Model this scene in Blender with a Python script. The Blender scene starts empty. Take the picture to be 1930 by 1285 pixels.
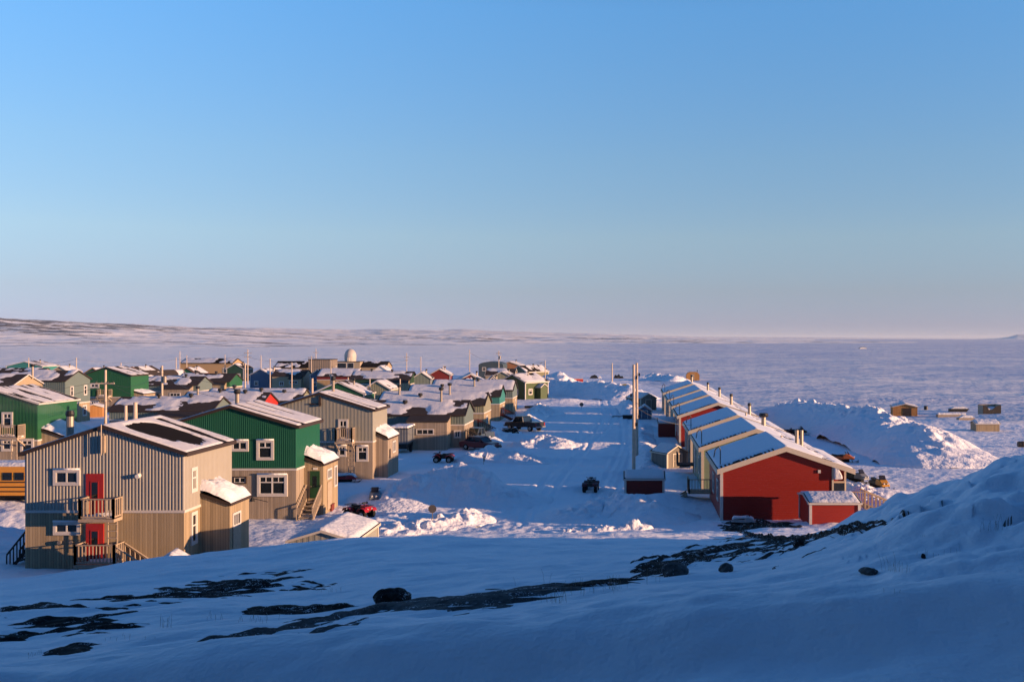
import bpy, bmesh, math, random
import numpy as np
from mathutils import Vector, Matrix

random.seed(7)
R = math.radians
scene = bpy.context.scene
COL = scene.collection

# ------------------------------------------------------------------ camera model
F, CX, HY, CZ = 1876.0, 1190.0, 638.0, 12.0     # focal length and principal point, in photo pixels; eye height
def X(px, Y): return (px - CX) / F * Y
def Z(py, Y): return CZ - (py - HY) / F * Y
def YG(py, z=0.0): return (CZ - z) * F / (py - HY)

SUN_AZ, SUN_EL = 15.0, 6.2                        # sun: to the right and a little behind the viewer, very low
SDIR = (math.cos(R(SUN_AZ)), -math.sin(R(SUN_AZ)))

# ------------------------------------------------------------------ numpy noise
def _hash(ix, iy, seed):
    with np.errstate(over='ignore'):
        n = ix.astype(np.int64).astype(np.uint32) * np.uint32(374761393) + iy.astype(np.int64).astype(np.uint32) * np.uint32(668265263) + np.uint32((seed * 1442695041) & 0xffffffff)
        n = (n ^ (n >> np.uint32(13))) * np.uint32(1274126177)
        n = n ^ (n >> np.uint32(16))
    return (n & np.uint32(0xffff)).astype(np.float64) / 65535.0
def vnoise(x, y, seed=0):
    x = np.asarray(x, float); y = np.asarray(y, float)
    ix = np.floor(x); iy = np.floor(y)
    fx = x - ix; fy = y - iy
    u = fx * fx * fx * (fx * (fx * 6 - 15) + 10); v = fy * fy * fy * (fy * (fy * 6 - 15) + 10)
    a = _hash(ix, iy, seed); b = _hash(ix + 1, iy, seed); c = _hash(ix, iy + 1, seed); d = _hash(ix + 1, iy + 1, seed)
    return (a * (1 - u) + b * u) * (1 - v) + (c * (1 - u) + d * u) * v
def fbm(x, y, seed=0, octaves=4, gain=0.5):
    t = 0; amp = 1; s = 0
    for o in range(octaves):
        t = t + amp * vnoise(x * 2 ** o + 17.3 * o, y * 2 ** o - 9.1 * o, seed + o)
        s += amp; amp *= gain
    return t / s
def worley(x, y, seed=0):
    """F1 distance and the random value of the closest cell."""
    x = np.asarray(x, float); y = np.asarray(y, float)
    ix = np.floor(x); iy = np.floor(y)
    best = np.full(x.shape, 9.0); val = np.zeros(x.shape)
    for dx in (-1, 0, 1):
        for dy in (-1, 0, 1):
            cx = ix + dx; cy = iy + dy
            px = cx + _hash(cx, cy, seed); py = cy + _hash(cx, cy, seed + 5)
            d = np.hypot(px - x, py - y)
            m = d < best
            best = np.where(m, d, best); val = np.where(m, _hash(cx, cy, seed + 11), val)
    return best, val
def sst(x, a, b):
    t = np.clip((np.asarray(x, float) - a) / (b - a), 0, 1)
    return t * t * (3 - 2 * t)
def pchip(xs, ys, x):
    xs = np.asarray(xs, float); ys = np.asarray(ys, float)
    hh = np.diff(xs); dl = np.diff(ys) / hh
    m = np.zeros(len(xs))
    for i in range(1, len(xs) - 1):
        if dl[i - 1] * dl[i] > 0:
            w1 = 2 * hh[i] + hh[i - 1]; w2 = hh[i] + 2 * hh[i - 1]
            m[i] = (w1 + w2) / (w1 / dl[i - 1] + w2 / dl[i])
    m[0] = dl[0]; m[-1] = dl[-1]
    x = np.clip(x, xs[0], xs[-1])
    k = np.clip(np.searchsorted(xs, x) - 1, 0, len(xs) - 2)
    t = (x - xs[k]) / hh[k]
    return ((2 * t**3 - 3 * t**2 + 1) * ys[k] + (t**3 - 2 * t**2 + t) * hh[k] * m[k] + (-2 * t**3 + 3 * t**2) * ys[k + 1] + (t**3 - t**2) * hh[k] * m[k + 1])

# ------------------------------------------------------------------ scene helpers
def tag(o, label=None, cat=None, group=None, kind=None):
    if label: o['label'] = label
    if cat: o['category'] = cat
    if group: o['group'] = group
    if kind: o['kind'] = kind
    return o
def thing(name, loc, label, cat, yaw=0.0, group=None):
    o = bpy.data.objects.new(name, None)
    COL.objects.link(o)
    o.location = loc; o.rotation_euler = (0, 0, R(yaw)); o.empty_display_size = 0.3
    return tag(o, label, cat, group)
class MB:
    def __init__(s): s.v = []; s.f = []; s.uv = []
    def quad(s, *p, uv=None):
        b = len(s.v); s.v.extend(tuple(q) for q in p); s.f.append(tuple(range(b, b + len(p))))
        s.uv.append(uv if uv else [(0, 0)] * len(p))
        return s
    def box(s, x0, x1, y0, y1, z0, z1, T=None):
        c = [(x0, y0, z0), (x1, y0, z0), (x1, y1, z0), (x0, y1, z0), (x0, y0, z1), (x1, y0, z1), (x1, y1, z1), (x0, y1, z1)]
        if T: c = [T(*p) for p in c]
        b = len(s.v); s.v.extend(c)
        for q in ((0, 3, 2, 1), (4, 5, 6, 7), (0, 1, 5, 4), (1, 2, 6, 5), (2, 3, 7, 6), (3, 0, 4, 7)):
            s.f.append(tuple(b + i for i in q))
            s.uv.append([(c[i][0] + c[i][1], c[i][2]) for i in q])
        return s
    def prism(s, poly, d0, d1, axis='x', T=None):
        """poly: 2-D outline; extruded along axis. axis x: poly = (y,z); y: (x,z); z: (x,y)"""
        n = len(poly); b = len(s.v)
        def mk(p, d):
            q = (d, p[0], p[1]) if axis == 'x' else (p[0], d, p[1]) if axis == 'y' else (p[0], p[1], d)
            return T(*q) if T else q
        s.v.extend(mk(p, d0) for p in poly); s.v.extend(mk(p, d1) for p in poly)
        s.f.append(tuple(b + i for i in reversed(range(n)))); s.uv.append([(0, 0)] * n)
        s.f.append(tuple(b + n + i for i in range(n))); s.uv.append([(0, 0)] * n)
        for i in range(n):
            j = (i + 1) % n
            s.f.append((b + i, b + j, b + n + j, b + n + i)); s.uv.append([(0, 0)] * 4)
        return s
    def cyl(s, p0, p1, r0, r1=None, n=10, caps=True):
        r1 = r0 if r1 is None else r1
        p0 = Vector(p0); p1 = Vector(p1); d = (p1 - p0)
        if d.length < 1e-6: return s
        d.normalize()
        a = d.orthogonal().normalized(); c = d.cross(a)
        b = len(s.v)
        for p, r in ((p0, r0), (p1, r1)):
            for i in range(n):
                t = 2 * math.pi * i / n
                s.v.append(tuple(p + a * (r * math.cos(t)) + c * (r * math.sin(t))))
        for i in range(n):
            j = (i + 1) % n
            s.f.append((b + i, b + j, b + n + j, b + n + i)); s.uv.append([(0, 0)] * 4)
        if caps:
            s.f.append(tuple(b + i for i in reversed(range(n)))); s.uv.append([(0, 0)] * n)
            s.f.append(tuple(b + n + i for i in range(n))); s.uv.append([(0, 0)] * n)
        return s
    def tube(s, pts, r, n=6):
        for a, b in zip(pts, pts[1:]): s.cyl(a, b, r, r, n)
        return s
    def build(s, name, m, parent=None, smooth=False, bevel=0.0):
        me = bpy.data.meshes.new(name)
        me.from_pydata(s.v, [], s.f)
        if m.get('uses_uv'):
            ul = me.uv_layers.new(name='metres')
            flat = [c for face in s.uv for q in face for c in q]
            ul.data.foreach_set('uv', flat)
        me.materials.append(m)
        if smooth: me.polygons.foreach_set('use_smooth', [True] * len(me.polygons))
        o = bpy.data.objects.new(name, me); COL.objects.link(o)
        if parent: o.parent = parent
        if bevel:
            md = o.modifiers.new('edge', 'BEVEL'); md.width = bevel; md.segments = 2; md.limit_method = 'ANGLE'; md.angle_limit = R(40)
        return o
def grid_obj(name, V, nu, nv, m, parent=None, smooth=True, wrap=False):
    """V: array (nu*nv, 3) in row-major order (u outer)"""
    me = bpy.data.meshes.new(name)
    iu, iv = np.meshgrid(np.arange(nu if wrap else nu - 1), np.arange(nv - 1), indexing='ij')
    i2 = (iu + 1) % nu
    q = np.stack([iu * nv + iv, i2 * nv + iv, i2 * nv + iv + 1, iu * nv + iv + 1], -1).reshape(-1, 4)
    return faces_obj(name, V, q, m, parent, smooth)
def faces_obj(name, V, q, m, parent=None, smooth=True):
    me = bpy.data.meshes.new(name)
    V = np.asarray(V, np.float32); q = np.asarray(q, np.int32)
    me.vertices.add(len(V)); me.vertices.foreach_set('co', V.ravel())
    me.loops.add(q.size); me.loops.foreach_set('vertex_index', q.ravel())
    me.polygons.add(len(q)); me.polygons.foreach_set('loop_start', np.arange(0, q.size, 4, dtype=np.int32))
    try: me.polygons.foreach_set('loop_total', np.full(len(q), 4, np.int32))
    except Exception: pass
    me.polygons.foreach_set('use_smooth', np.full(len(q), smooth, bool))
    me.update(calc_edges=True); me.validate()
    me.materials.append(m)
    o = bpy.data.objects.new(name, me); COL.objects.link(o)
    if parent: o.parent = parent
    return o
def copy_tree(o, parent=None):
    c = o.copy(); COL.objects.link(c)
    if parent: c.parent = parent
    for ch in list(o.children): copy_tree(ch, c)
    return c

# ------------------------------------------------------------------ materials
class NT:
    def __init__(s, name):
        s.m = bpy.data.materials.new(name); s.m.use_nodes = True
        s.t = s.m.node_tree; s.b = s.t.nodes['Principled BSDF']
    def n(s, kind, **kw):
        x = s.t.nodes.new(kind)
        for k, v in kw.items():
            if k.startswith('_'): setattr(x, k[1:], v)
            else: x.inputs[k.replace('__', ' ')].default_value = v
        return x
    def l(s, a, b): s.t.links.new(a, b)
    def math(s, op, a, b=None, c=None):
        x = s.t.nodes.new('ShaderNodeMath'); x.operation = op
        for i, q in enumerate((a, b, c)):
            if q is None: continue
            if isinstance(q, (int, float)): x.inputs[i].default_value = q
            else: s.l(q, x.inputs[i])
        return x.outputs[0]
    def mix(s, f, a, b):
        x = s.t.nodes.new('ShaderNodeMix'); x.data_type = 'RGBA'
        for i, q in ((0, f), (6, a), (7, b)):
            if isinstance(q, (int, float)): x.inputs[i].default_value = q
            elif isinstance(q, tuple): x.inputs[i].default_value = (*q, 1)
            else: s.l(q, x.inputs[i])
        return x.outputs[2]
    def noise(s, vec, scale, detail=3.0, rough=0.55):
        x = s.n('ShaderNodeTexNoise', Scale=scale, Detail=detail, Roughness=rough)
        if vec is not None: s.l(vec, x.inputs['Vector'])
        return x.outputs[0]
    def coord(s, which='Object'): return s.t.nodes.new('ShaderNodeTexCoord').outputs[which]
    def scale(s, vec, v):
        x = s.t.nodes.new('ShaderNodeMapping'); x.inputs['Scale'].default_value = v; s.l(vec, x.inputs['Vector']); return x.outputs[0]
    def ramp(s, f, a, b):
        x = s.t.nodes.new('ShaderNodeMapRange'); x.interpolation_type = 'SMOOTHSTEP'
        x.inputs[1].default_value = a; x.inputs[2].default_value = b; s.l(f, x.inputs[0]); return x.outputs[0]
    def bump(s, h, dist=1.0, strength=1.0):
        x = s.n('ShaderNodeBump', Strength=strength, Distance=dist); s.l(h, x.inputs['Height']); s.l(x.outputs[0], s.b.inputs['Normal']); return x
    def set(s, **kw):
        for k, v in kw.items():
            k = k.replace('__', ' ')
            if isinstance(v, tuple): v = (*v, 1)
            if hasattr(v, 'is_output'): s.l(v, s.b.inputs[k])
            else: s.b.inputs[k].default_value = v
def plain(name, c, rough=0.6, metal=0.0, var=0.18, vs=3.0, bump=0.0, spec=0.4):
    t = NT(name)
    nz = t.noise(t.coord(), vs, 4)
    t.set(Base__Color=t.mix(nz, tuple(x * (1 - var) for x in c), tuple(min(1, x * (1 + var)) for x in c)), Roughness=rough, Metallic=metal)
    t.b.inputs['Specular IOR Level'].default_value = spec
    if bump: t.bump(t.noise(t.coord(), vs * 6, 3), bump)
    return t.m
def siding(name, c, pitch=0.3, depth=0.02, horizontal=False, var=0.12, rough=0.5):
    """painted ribbed metal (vertical ribs) or clapboard (horizontal)"""
    t = NT(name); t.m['uses_uv'] = 1
    uv = t.n('ShaderNodeUVMap'); uv.uv_map = 'metres'
    sp = t.t.nodes.new('ShaderNodeSeparateXYZ'); t.l(uv.outputs[0], sp.inputs[0])
    q = t.math('DIVIDE', sp.outputs[1 if horizontal else 0], pitch)
    fr = t.math('FRACT', q)
    nz = t.noise(t.scale(uv.outputs[0], (0.6, 1.4, 1)), 1.3, 5, 0.65)
    streak = t.noise(t.scale(uv.outputs[0], (6.0, 0.5, 1) if not horizontal else (0.6, 7, 1)), 1.0, 3)
    f = t.math('ADD', t.math('MULTIPLY', nz, 0.6), t.math('MULTIPLY', streak, 0.4))
    t.set(Base__Color=t.mix(f, tuple(x * (1 - var) for x in c), tuple(min(1, x * (1 + var)) for x in c)), Roughness=rough)
    t.b.inputs['Specular IOR Level'].default_value = 0.3
    if depth:
        if horizontal: hgt = fr
        else: hgt = t.ramp(t.math('ABSOLUTE', t.math('SUBTRACT', fr, 0.5)), 0.22, 0.34)
        t.bump(hgt, depth)
    return t.m
def boards(name, c1, c2, pitch=0.14):
    t = NT(name); t.m['uses_uv'] = 1
    uv = t.n('ShaderNodeUVMap'); uv.uv_map = 'metres'
    sp = t.t.nodes.new('ShaderNodeSeparateXYZ'); t.l(uv.outputs[0], sp.inputs[0])
    q = t.math('DIVIDE', sp.outputs[0], pitch)
    wn = t.t.nodes.new('ShaderNodeTexWhiteNoise'); wn.noise_dimensions = '1D'; t.l(t.math('FLOOR', q), wn.inputs['W'])
    grain = t.noise(t.scale(uv.outputs[0], (14, 0.8, 1)), 1.0, 4)
    stain = t.noise(uv.outputs[0], 0.7, 4)
    f = t.math('ADD', t.math('MULTIPLY', wn.outputs[0], 0.45), t.math('ADD', t.math('MULTIPLY', grain, 0.3), t.math('MULTIPLY', stain, 0.25)))
    col = t.mix(f, c1, c2)
    fr = t.math('FRACT', q)
    edge = t.ramp(t.math('ABSOLUTE', t.math('SUBTRACT', fr, 0.5)), 0.5, 0.42)
    col = t.mix(edge, tuple(x * 0.35 for x in c1), col)
    t.set(Base__Color=col, Roughness=0.85)
    t.b.inputs['Specular IOR Level'].default_value = 0.15
    t.bump(edge, 0.012)
    return t.m
def snow_mat(name, c=(0.86, 0.87, 0.89), octs=((0.7, 0.10), (3.0, 0.03), (14.0, 0.006)), stretch=(1, 1, 1), var=0.05):
    t = NT(name)
    v = t.scale(t.coord(), stretch)
    hsum = None
    for sc, amp in octs:
        q = t.math('MULTIPLY', t.noise(v, sc, 2.0), amp)
        hsum = q if hsum is None else t.math('ADD', hsum, q)
    nz = t.noise(v, octs[0][0] * 1.7, 4)
    t.set(Base__Color=t.mix(nz, tuple(x * (1 - var) for x in c), tuple(min(0.95, x * (1 + var)) for x in c)), Roughness=0.75)
    t.b.inputs['Specular IOR Level'].default_value = 0.25
    t.b.inputs['Sheen Weight'].default_value = 0.0
    t.bump(hsum, 1.0)
    return t.m
# ------------------------------------------------------------------ terrain height
# profiles of the snowy knoll the viewer stands on: per bearing a list of (distance, height), in metres
def _p(px, near, pts):
    # a drift lip about 12 m out: the ground dips before it and drops away behind it
    if not near: out = [(1.0, 10.5), (5.0, 10.4)] + list(pts)
    else:
        k0 = pts[0][1]; zc = Z(k0, 12.5) if k0 > 100 else k0 - .9
        out = [(1.0, 10.5), (4.5, 10.2), (9.5, 8.45 if k0 > 100 else zc + .5), (11.0, zc - .5), (12.1, zc - .01), (12.5, zc), (12.9, zc - .13), (14.2, zc - .28 * 1.7 - .12)]
        for Y, k in pts[1:]:
            if Y == 11: continue
            if Y == 14: Y = 17.0
            elif Y < 19.5: Y = 19.5
            elif Y == 20: Y = 21.0
            out.append((Y, Z(k, Y) if k > 100 else k))
    return ((px - CX) / F, out)
_COLS = [
    _p(-900, 1, [(9, 9.0), (16, 6.8), (26, 4.4), (38, 1.6), (46, 0.4), (54, 0), (70, 0)]),
    _p(0, 1, [(9, 1252), (11, 8.2), (14, 1235), (20, 1180), (28, 1135), (42, 1093), (46, 0.9), (52, 0), (70, 0)]),
    _p(200, 1, [(9, 1232), (11, 8.35), (14, 1217), (20, 1165), (29, 1120), (41, 1067), (46, 0.8), (52, 0), (70, 0)]),
    _p(400, 1, [(9, 1209), (11, 8.5), (14, 1195), (20, 1150), (30, 1105), (40, 1043), (45, 1.0), (52, 0), (70, 0)]),
    _p(550, 1, [(9, 1199), (11, 8.56), (14, 1187), (20, 1147), (27, 1110), (36, 1048), (41, 1021), (45.5, 1.2), (52, 0), (70, 0)]),
    _p(700, 1, [(9, 1190), (11, 8.6), (14, 1178), (19, 1145), (24, 1112), (32, 1056), (41, 1010), (46, 1.2), (52, 0), (70, 0)]),
    _p(965, 1, [(9, 1169), (11, 8.75), (14, 1155), (18, 1125), (23, 1095), (32, 1048), (42, 1007), (47, 1.2), (53, 0), (70, 0)]),
    _p(1200, 1, [(9, 1138), (11, 8.9), (14, 1125), (19, 1099), (25, 1070), (34, 1030), (44, 1003), (50, 1.2), (56, 0.1), (70, 0)]),
    _p(1340, 1, [(9, 1119), (11, 9.1), (14, 1108), (20, 1080), (28, 1050), (38, 1020), (48, 1000), (55, 0.8), (60, 0.1), (70, 0)]),
    _p(1450, 1, [(9, 1115), (11, 9.2), (14, 1100), (20, 1070), (28, 1045), (40, 1015), (50, 1003), (58, 993), (63, 0.2), (70, 0)]),
    _p(1560, 1, [(9, 1108), (11, 9.3), (14, 1090), (20, 1050), (27, 1020), (34, 1000), (44, 3.2), (56, 1.3), (63, 0.3), (70, 0)]),
    _p(1640, 1, [(9, 1105), (11, 9.4), (14, 1080), (20, 1022), (27, 984), (33, 965), (38, 4.6), (50, 1.2), (60, 0.3), (70, 0)]),
    _p(1700, 1, [(9, 1100), (11, 9.5), (14, 1065), (20, 1000), (26, 958), (31, 935), (35, 5.2), (40, 2.8), (46, 0.7), (56, 0), (70, 0)]),
    _p(1800, 1, [(9, 1093), (11, 9.6), (14, 1050), (20, 972), (26, 923), (30, 905), (34, 5.4), (38.5, 2.7), (45, .7), (54, 0), (70, 0)]),
    _p(1850, 1, [(9, 1090), (11, 9.65), (14, 1045), (20, 960), (25, 903), (28, 880), (32.5, 5.8), (37.5, 2.8), (44, .7), (54, 0), (70, 0)]),
    _p(1930, 1, [(9, 1083), (11, 9.75), (14, 1035), (20, 940), (25, 880), (28, 860), (32.5, 5.8), (37.5, 2.8), (44, .7), (54, 0), (70, 0)]),
    _p(2300, 0, [(9, 10.4), (14, 10.5), (20, 11.2), (28, 11.4), (32.5, 7.2), (37.5, 3), (44, .7), (55, 0), (70, 0)]),
    _p(3000, 0, [(9, 10.8), (14, 11.5), (20, 12.2), (28, 12), (32.5, 7.2), (37.5, 3), (44, .7), (55, 0), (70, 0)]),
]
_YS = np.concatenate([np.linspace(1, 11, 50), np.linspace(11.05, 15, 80), np.linspace(15.1, 70, 220)])
_AS = np.linspace(_COLS[0][0], _COLS[-1][0], 500)
_tab = np.array([pchip([q[0] for q in c[1]], [q[1] for q in c[1]], _YS) for c in _COLS])
_ca = np.array([c[0] for c in _COLS])
_TAB = np.array([pchip(_ca, _tab[:, j], _AS) for j in range(len(_YS))])     # [Y, a]
def knoll(x, y):
    yy = np.clip(y, 1.0, 70.0)
    a = np.clip(x / np.maximum(y, 4.0), _AS[0], _AS[-1])
    j = np.clip(np.searchsorted(_YS, yy) - 1, 0, len(_YS) - 2)
    ty = (yy - _YS[j]) / (_YS[j + 1] - _YS[j])
    k = np.clip((a - _AS[0]) / (_AS[1] - _AS[0]), 0, len(_AS) - 1.001); i = k.astype(int); ta = k - i
    z = (_TAB[j, i] * (1 - ty) + _TAB[j + 1, i] * ty) * (1 - ta) + (_TAB[j, i + 1] * (1 - ty) + _TAB[j + 1, i + 1] * ty) * ta
    # unseen hillside beside and behind the viewer, shaped to keep the knoll in shade
    s = x * SDIR[0] + y * SDIR[1]; t = -x * SDIR[1] + y * SDIR[0]
    z = np.where(y < 1.0, 10.5, z)
    out = np.clip((x - 0.42 * np.maximum(y, 0) - 2.0) / 10.0, 0, 1)
    z = z * (1 - sst(out, 0.1, 0.8) * sst(t, 32, 38))
    hill = 17.0 * sst(s, 6, 34) * (1 - sst(t, HILL_T0, HILL_T1)) * out * out * (3 - 2 * out)
    hill = np.maximum(hill, (30.0 * sst(-y, 0.2, 8.5) + 6.0 * sst(-y, 9.0, 40.0))) * (1 - sst(np.hypot(x, y), 110, 200))  # steep wall behind the viewer, added to block sky light from the near snow
    z = np.maximum(z, 0) * (1 - sst(np.hypot(x, y), 75, 180)) + hill
    return z
HILL_T0, HILL_T1 = 31.0, 38.0

MOUNDS = [  # small drifts of the village ground: x, y, half length, half width, height, turn
    (-17.0, 64.5, 3.5, 1.6, 0.35, 10), (-14.5, 67.0, 3.0, 1.5, 0.3, 0), (-19.5, 73.5, 3.0, 1.2, 0.35, 5), (-6.5, 98.0, 4.0, 1.4, 0.35, -8),
    (-3.5, 112.0, 5.0, 1.2, 0.35, 5), (2.4, 74.2, 3.0, 1.3, 0.5, 0), (3.6, 84.0, 2.5, 3.5, 0.7, 15), (-2.5, 100.0, 2.0, 1.0, 0.3, 0),
    (1.5, 104.0, 1.4, 0.9, 0.4, 20), (-1.4, 88.0, 2.8, 0.8, 0.35, 5), (-4.0, 79.8, 2.6, 0.6, 0.3, 4), (2.0, 130.0, 4, 3, 0.6, 0), (-1.0, 160.0, 8, 3, 0.9, 0),
    (3.0, 175.0, 6, 3, 1.3, 0), (4.2, 100.0, 2.2, 4, 0.7, 0), (19.0, 77.0, 3.0, 2.0, 0.4, 0), (20.0, 70.0, 3.5, 3.0, 0.5, 0), (17.0, 84.0, 2.2, 1.5, 0.4, 0),
    (-14.0, 120.0, 3, 1.5, 0.6, 0), (-15.0, 136.0, 3, 1.5, 0.7, 0), (-30.0, 60.5, 4, 1.5, 0.3, 0), (-40.0, 64.0, 5, 2, 0.4, 0), (-46.0, 80.0, 6, 2.5, 0.5, 0),
    (12.7, 61.8, 3.2, 2.6, 0.45, 0), (-43.5, 67.6, 10, 4.5, 1.15, 0), (-16.0, 165.0, 5, 3, 1.0, 0), (-12.0, 185.0, 6, 2, 0.9, 0), (46.0, 140.0, 10, 3, 0.6, -20), (60.0, 150.0, 12, 4, 0.7, -15), (52.0, 190.0, 25, 4, 0.8, -5),
]
def hills_h(x, y):
    r = np.hypot(x, y); a = x / np.maximum(y, 1.0)
    px = CX + F * np.clip(a, -1.3, 1.0)
    n1 = fbm(x / 420, y / 420, 31, 5, 0.5); n2 = fbm(x / 120, y / 120, 37, 4, 0.5)
    front = np.interp(px, [-1200, -300, 0, 120, 250, 380, 500, 600, 760, 1000], [108, 82, 66, 60, 52, 42, 30, 22, 10, 0])
    z = front * sst(r, 1150, 3100) * (0.80 + 0.40 * n1) + front / 76 * 13 * (n2 - 0.5) * sst(r, 1300, 2000)
    b2 = np.interp(px, [-1200, 300, 480, 560, 660, 720, 780, 870, 940, 1060, 1200, 1300, 1420, 1550], [60, 62, 64, 62, 55, 58, 54, 58, 50, 43, 31, 22, 10, 0])
    z2 = b2 * sst(r, 3600, 5400) * (0.86 + 0.28 * n1) + b2 / 60 * 9 * (n2 - 0.5) * sst(r, 3600, 4400)
    z = np.maximum(z, z2)
    low = np.interp(px, [560, 700, 900, 1150, 1350, 1500, 1700, 1800], [0, 16, 16, 12, 8, 4, 1.5, 0])
    z3 = low * sst(r, 2000, 2700) * (0.6 + 0.8 * n2) * (1 - sst(r, 3600, 4200))
    z = np.maximum(z, z3)
    b4 = np.interp(px, [1000, 1200, 1500, 1690, 1880, 1900, 1916, 2100], [60, 38, 30, 16, 10, 30, 62, 95])
    z4 = b4 * sst(r, 12500, 14000) * (0.9 + 0.2 * n1)
    return np.maximum(z, z4) * sst(y, 200, 900)
def h(x, y, fine=True):
    x = np.asarray(x, float); y = np.asarray(y, float)
    r = np.hypot(x, y)
    z = knoll(x, y)
    k = sst(z, 0.6, 2.0) * (r < 200)                 # 1 on the knoll, 0 in the village
    z = z + 0.10 * (fbm(x / 6, y / 6, 3, 3) - 0.5) * (1 - sst(r, 250, 500))
    for (mx, my, ra, rb, mh, tr) in MOUNDS:
        c, s = math.cos(R(tr)), math.sin(R(tr))
        u = ((x - mx) * c + (y - my) * s) / ra; v = (-(x - mx) * s + (y - my) * c) / rb
        z = z + mh * np.exp(-(u * u + v * v) * 1.6)
    if fine:
        vil = (1 - k) * (1 - sst(r, 260, 420))
        z = z + vil * (0.10 * (fbm(x / 1.6, y / 1.1, 5, 3) - 0.5) + 0.05 * (fbm(x / 0.5, y / 0.5, 6, 2) - 0.5))
        # packed wheel ruts along the street and churned snow in the yards
        rut = 0
        for c0, am, ph, ya, yb in ((-6.5, 1.2, .3, 62, 240), (-5.1, 1.2, .3, 62, 240), (-2.6, .8, 1.9, 60, 230), (-1.2, .8, 1.9, 60, 230), (-8.2, 1.5, 2.2, 66, 150), (-6.9, 1.5, 2.2, 66, 150)):
            xc = c0 + am * np.sin(y / 19.0 + ph) + (y - 60) * 0.012
            rut = rut - 0.06 * np.exp(-((x - xc) / .22) ** 2) * sst(y, ya, ya + 6) * (1 - sst(y, yb - 30, yb)) + 0.03 * np.exp(-((np.abs(x - xc) - .42) / .14) ** 2) * sst(y, ya, ya + 6) * (1 - sst(y, yb - 30, yb))
        for px_, py_, r0, am in ((-14.5, 64.5, 6.5, .34), (-19.0, 68.0, 5.0, .25), (18.0, 76.0, 5.5, .3), (-12.0, 112.0, 6.0, .3), (-42.0, 62.0, 7.0, .25), (-4.5, 63.0, 6.0, .14)):
            m_ = np.exp(-(((x - px_) / r0) ** 2 + ((y - py_) / (r0 * .7)) ** 2))
            rut = rut + am * m_ * (fbm(x / .8, y / .55, 51, 3, .6) - .5)
        z = z + vil * rut
        # wind drifts on the knoll
        c, s = math.cos(R(14)), math.sin(R(14))
        u = x * c + y * s; v = -x * s + y * c
        bank = sst(x - 0.17 * y, 0.0, 3.0) * sst(y, 12, 18)
        z = z + k * (sst(y, 8, 13) * (0.24 * (fbm(u / 3.2, v / 1.1, 8, 3) - 0.5) + 0.09 * (fbm(u / 0.9, v / 0.35, 9, 2) - 0.5)) + 0.035 * (fbm(u / 1.1, v / 0.4, 12, 3) - 0.5))
        w, wv = worley(u / 1.5, v / 1.1, 14)
        z = z + k * bank * (0.75 * (fbm(u / 2.2, v / 1.3, 15, 4, .55) - 0.5) + 0.30 * (wv - 0.5) * (1 - sst(w, 0.25, 0.6)))
    far = sst(r, 300, 600)
    z = z + far * 0.9 * (fbm(x / 60, y / 35, 21, 4) - 0.5) + hills_h(x, y)
    return z
def h1(x, y): return float(h(np.array([x]), np.array([y]))[0])
_hy = np.concatenate([np.arange(3, 80, 0.05), np.arange(80, 500, 0.3)])
def hit(px, py):
    """the first point of the ground on the bearing of a photo pixel"""
    x = (px - CX) / F * _hy
    z = CZ - (py - HY) / F * _hy
    g = h(x, _hy)
    k = np.argmax(z < g)
    return Vector((x[k], _hy[k], g[k]))

SNOW = snow_mat('ground_snow', (0.74, 0.75, 0.785), octs=((0.25, 0.25), (0.9, 0.13), (4.0, 0.035), (16.0, 0.008)))
def dark_steep_faces(m):
    """dark rock colour on the steep unseen hillside, added to cut its bounced light"""
    t = m.node_tree; b = t.nodes['Principled BSDF']; src = b.inputs['Base Color'].links[0].from_socket
    g = t.nodes.new('ShaderNodeNewGeometry'); sp = t.nodes.new('ShaderNodeSeparateXYZ'); t.links.new(g.outputs['True Normal'], sp.inputs[0])
    ab = t.nodes.new('ShaderNodeMath'); ab.operation = 'ABSOLUTE'; t.links.new(sp.outputs[2], ab.inputs[0])
    r = t.nodes.new('ShaderNodeMapRange'); r.inputs[1].default_value = .34; r.inputs[2].default_value = .26; t.links.new(ab.outputs[0], r.inputs[0])
    x = t.nodes.new('ShaderNodeMix'); x.data_type = 'RGBA'; x.inputs[7].default_value = (.05, .045, .042, 1)
    t.links.new(r.outputs[0], x.inputs[0]); t.links.new(src, x.inputs[6]); t.links.new(x.outputs[2], b.inputs['Base Color'])
dark_steep_faces(SNOW)
def ice_mat():
    t = NT('sea_ice_snow')
    v = t.coord(); vs = t.scale(v, (0.55, 1.0, 1.0))
    hs = None
    for sc, amp in ((0.006, 3.0), (0.03, 1.6), (0.12, 0.8), (0.5, 0.32), (2.0, 0.05)):
        q = t.math('MULTIPLY', t.noise(vs, sc, 3.0, 0.6), amp)
        hs = q if hs is None else t.math('ADD', hs, q)
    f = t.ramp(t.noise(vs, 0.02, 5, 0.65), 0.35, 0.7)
    sx = t.t.nodes.new('ShaderNodeSeparateXYZ'); t.l(v, sx.inputs[0])      # stronger sunlight painted into the colour: brighter and warmer towards the west
    lit_west = t.ramp(t.math('DIVIDE', sx.outputs[0], t.math('ADD', sx.outputs[1], 1.0)), 0.02, -0.16)
    f = t.math('MULTIPLY', t.math('ADD', f, t.math('MULTIPLY', lit_west, 1.5)), 0.62)
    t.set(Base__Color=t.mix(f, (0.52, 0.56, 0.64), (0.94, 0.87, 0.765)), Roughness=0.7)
    t.b.inputs['Specular IOR Level'].default_value = 0.25
    t.bump(hs, 1.0)
    return t.m
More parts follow.
